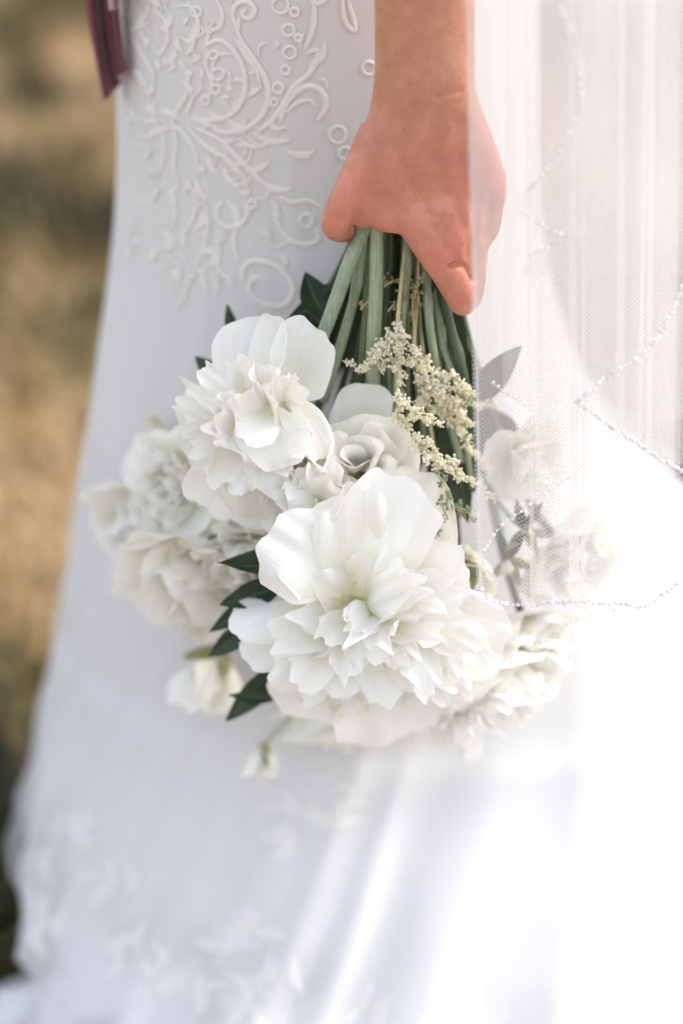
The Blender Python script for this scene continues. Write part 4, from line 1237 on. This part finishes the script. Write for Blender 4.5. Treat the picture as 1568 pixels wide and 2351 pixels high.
# further stems that show in the gap below the hand
for k, (pts, r_, mt, root) in enumerate([
        ([(862, 400, 0.026), (836, 520, 0.020), (822, 640, 0.020), (792, 760, 0.022), (742, 920, 0.030)], 12, M_STEM, Mf),
        ([(925, 420, 0.030), (935, 600, 0.020), (922, 750, 0.020), (905, 930, 0.03)], 10, M_STEM, Rs),
        ([(960, 420, 0.036), (978, 640, 0.024), (988, 760, 0.020), (1010, 880, 0.02), (1060, 1060, 0.02)], 10, M_STEM, Rs),
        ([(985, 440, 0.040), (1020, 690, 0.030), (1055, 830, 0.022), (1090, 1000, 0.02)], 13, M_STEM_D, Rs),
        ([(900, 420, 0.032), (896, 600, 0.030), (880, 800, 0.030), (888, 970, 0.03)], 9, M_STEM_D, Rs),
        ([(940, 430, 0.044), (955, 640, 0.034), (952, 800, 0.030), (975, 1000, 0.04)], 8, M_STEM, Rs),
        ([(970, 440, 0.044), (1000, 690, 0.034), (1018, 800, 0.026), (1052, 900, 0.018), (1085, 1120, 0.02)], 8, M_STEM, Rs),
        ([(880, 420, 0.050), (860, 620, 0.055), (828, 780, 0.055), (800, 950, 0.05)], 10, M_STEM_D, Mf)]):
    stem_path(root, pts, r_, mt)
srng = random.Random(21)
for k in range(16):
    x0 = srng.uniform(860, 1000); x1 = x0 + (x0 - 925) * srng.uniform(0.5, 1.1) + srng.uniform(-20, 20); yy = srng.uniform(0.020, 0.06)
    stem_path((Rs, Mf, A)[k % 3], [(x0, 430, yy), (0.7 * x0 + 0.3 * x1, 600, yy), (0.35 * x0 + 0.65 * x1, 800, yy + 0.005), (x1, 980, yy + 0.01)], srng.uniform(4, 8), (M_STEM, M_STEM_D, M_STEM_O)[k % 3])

# ------------------------------------------------------------------ veil
veil = empty('veil', at(1320, 700, -0.05))
tag(veil, 'sheer white tulle veil with a scalloped beaded edge hanging over the hand', 'veil')
Z_TOP = 1.12
def poly_z(poly, y, xs):
    P = np.array([at(px, py, y) for px, py in poly])
    o = np.argsort(P[:, 0])
    return np.interp(xs, P[o, 0], P[o, 2])

def tulle_sheet(y0, left, right, bottom=None, side=None, rows=None, folds=(), depth=0.008, seed=0, ncol=150, nrow=40, flare=0.0):
    """left/right: (top px, bottom px) at picture rows 0 and 1350. bottom: hem polyline. side+rows: left edge given as a polyline instead."""
    r = np.random.default_rng(seed)
    s = np.linspace(0, 1, ncol)
    xl0, xl1 = at(left[0], 0, y0)[0], at(left[1], 1350, y0)[0]
    xr0, xr1 = at(right[0], 0, y0)[0], at(right[1], 1350, y0)[0]
    z0, z1_ = at(1300, 0, y0)[2], at(1300, 1350, y0)[2]
    V, U, Vd = [], [], []
    fx = np.zeros(ncol); fy = np.zeros(ncol)
    for (c, wd, ov) in folds:            # an overlapping pleat at c: width wd, overlap ov (fractions of the sheet)
        q = np.clip((s - c) / wd, -1, 1)
        fx += -ov * np.sin(math.pi * q) * (np.abs(q) < 1)
        fy += -0.006 * np.cos(0.5 * math.pi * q) ** 2 * (np.abs(q) < 1) * (1 + 0.5 * np.sin(9 * c)) + 0.004 * np.sin(math.pi * q) * (np.abs(q) < 1)
    wav = np.zeros(ncol)
    for k in range(5):
        wav += r.uniform(0.3, 1) * np.sin(r.uniform(5, 24) * s + r.uniform(0, 6.28))
    wav *= depth / 7
    if bottom is not None:
        xb = xl1 + (xr1 - xl1) * np.clip(s + fx, -0.05, 1.05)
        zb = poly_z(bottom, y0, xb)
        for j in range(nrow):
            t = j / (nrow - 1)
            z = Z_TOP + (zb - Z_TOP) * t
            g = (z - z0) / (z1_ - z0)
            xl = xl0 + (xl1 - xl0) * g; xr = xr0 + (xr1 - xr0) * g
            x = xl + (xr - xl) * (s + fx * (0.75 + 0.25 * t))
            y = y0 + fy + wav * (0.8 + 0.4 * t) + 0.002 * np.sin(7 * t + 11 * s)
            V.append(np.stack([x, y, z], -1)); U.append((xr1 - xl1) * 1.25 * s); Vd.append(z)
    else:
        zt = at(1300, rows[0], y0)[2]; zbm = at(1300, rows[1], y0)[2]
        P = np.array([at(px, py, y0) for px, py in catmull(side, 60)])
        o = np.argsort(P[:, 2])
        for j in range(nrow):
            t = j / (nrow - 1)
            z = zt + (zbm - zt) * t
            xl = np.interp(z, P[o, 2], P[o, 0])
            g = (z - z0) / (z1_ - z0)
            xr = xr0 + (xr1 - xr0) * g
            x = xl + (xr - xl) * s
            y = y0 + wav + 0.003 * np.sin(5 * t + 8 * s)
            V.append(np.stack([x, y, z + 0 * s], -1)); U.append(x); Vd.append(z + 0 * s)
    V = np.vstack(V)
    return mesh_obj('tulle_layer', V, grid_faces(ncol, nrow), M_TULLE, veil, {'u': np.concatenate(U) + 0.0137 * seed, 'v': np.concatenate(Vd)})

_bm = bmesh.new(); bmesh.ops.create_icosphere(_bm, subdivisions=2, radius=1.0)
def bead_mesh(name, mat, smooth, sub):
    b = bmesh.new(); bmesh.ops.create_icosphere(b, subdivisions=sub, radius=1.0)
    me = bpy.data.meshes.new(name); b.to_mesh(me); b.free()
    if smooth: me.polygons.foreach_set('use_smooth', [True] * len(me.polygons))
    me.materials.append(mat)
    return me
_bm.free()
BEAD_ME = [bead_mesh('pearl_bead', M_PEARL, True, 2), bead_mesh('crystal_bead', M_BEAD, False, 1)]
brng = random.Random(5)
def bead_string(pts, y, step=11.5, size=0.0016):
    C = catmull(np.array(pts, float), 200)
    seg = np.concatenate([[0], np.cumsum(np.linalg.norm(np.diff(C, axis=0), axis=1))])
    o0 = origin(veil)
    V_, F_ = tube_geo(np.array([at(c[0], c[1], y - 0.001) for c in C[::4]]), 0.0003, 5)
    thread = mesh_obj('bead_string', V_, F_, M_LACE, veil)
    s = 0.0
    while s < seg[-1]:
        px = np.interp(s, seg, C[:, 0]); py = np.interp(s, seg, C[:, 1])
        p = at(px + brng.uniform(-2, 2), py + brng.uniform(-3.5, 3.5), y + brng.uniform(-0.002, 0.001) - 0.0015)
        k = 0 if brng.random() < 0.45 else 1
        o = bpy.data.objects.new('bead', BEAD_ME[k])
        COL.objects.link(o); o.parent = thread
        o.location = p - o0
        sz = size * brng.uniform(0.75, 1.25)
        o.scale = (sz * (1.0 if k == 0 else brng.uniform(0.9, 1.5)), sz, sz)
        o.rotation_euler = (brng.uniform(0, 3), brng.uniform(0, 3), brng.uniform(0, 3))
        s += step * brng.uniform(0.75, 1.3)

HEM1 = [(1060, 1325), (1092, 1345), (1125, 1372), (1165, 1390), (1300, 1381), (1400, 1384), (1480, 1389), (1520, 1366), (1560, 1335), (1640, 1290)]
tulle_sheet(-0.078, (1062, 1090), (1560, 1545), bottom=HEM1, seed=1,
            folds=((0.03, 0.035, 0.022), (0.29, 0.07, 0.04), (0.50, 0.14, 0.08), (0.87, 0.09, 0.05)), ncol=300)
bead_string([(1095, 1347), (1125, 1372), (1165, 1390), (1300, 1381), (1400, 1384), (1480, 1389), (1520, 1366), (1568, 1330)], -0.080)
# cascade flap at the right
SIDE2 = [(1600, 560), (1568, 660), (1530, 740), (1490, 800), (1420, 850), (1325, 920), (1385, 965), (1450, 1010), (1568, 1080), (1640, 1115)]
tulle_sheet(-0.084, (1200, 1200), (1660, 1660), side=SIDE2, rows=(570, 1110), seed=2, nrow=60, ncol=60)
bead_string([(1568, 660), (1530, 740), (1490, 800), (1420, 850), (1325, 920)], -0.086, 13, 0.0018)
bead_string([(1325, 920), (1385, 965), (1450, 1010), (1510, 1050), (1575, 1085)], -0.086, 10, 0.0016)
# rear layers
SIDE3 = [(1270, -60), (1290, 20), (1318, 90), (1332, 190), (1318, 280), (1265, 370), (1200, 450), (1196, 480), (1240, 515), (1295, 547), (1210, 595), (1195, 640)]
tulle_sheet(-0.080, (1200, 1200), (1620, 1600), side=SIDE3, rows=(-50, 630), seed=3, nrow=70, ncol=60)
bead_string([(1290, 20), (1318, 90), (1332, 190), (1318, 280), (1265, 370), (1205, 445)], -0.082, 14, 0.0014)
bead_string([(1200, 487), (1240, 515), (1295, 547)], -0.082, 13, 0.0014)
bead_string([(1285, 552), (1210, 592)], -0.082, 16, 0.0012)
HEM4 = [(1060, 1345), (1110, 1262), (1155, 1205), (1215, 1160), (1310, 1092), (1420, 1060), (1600, 1100)]
tulle_sheet(-0.062, (1085, 1100), (1570, 1560), bottom=HEM4, seed=4, folds=((0.30, 0.13, 0.07), (0.70, 0.15, 0.08)), ncol=220)
bead_string([(1112, 1260), (1155, 1205), (1215, 1160), (1310, 1092)], -0.064, 13, 0.0012)
HEM5 = [(1180, 1500), (1240, 1478), (1310, 1425), (1390, 1402), (1480, 1395), (1600, 1340)]
tulle_sheet(-0.040, (1215, 1230), (1570, 1540), bottom=HEM5, seed=5, folds=((0.35, 0.16, 0.08), (0.75, 0.14, 0.07)), ncol=200)
bead_string([(1242, 1476), (1270, 1462), (1310, 1428), (1390, 1404), (1470, 1396)], -0.042, 15, 0.0012)
HEM6 = [(1060, 840), (1110, 868), (1215, 935), (1300, 985), (1420, 1000), (1600, 960)]
tulle_sheet(-0.030, (1160, 1150), (1580, 1580), bottom=HEM6, seed=6, ncol=160)
bead_string([(1130, 880), (1160, 900), (1215, 935)], -0.032, 13, 0.0012)

HEM7 = [(1100, 1250), (1250, 1200), (1400, 1150), (1600, 1050)]
tulle_sheet(-0.012, (1235, 1240), (1600, 1600), bottom=HEM7, seed=7, ncol=140)
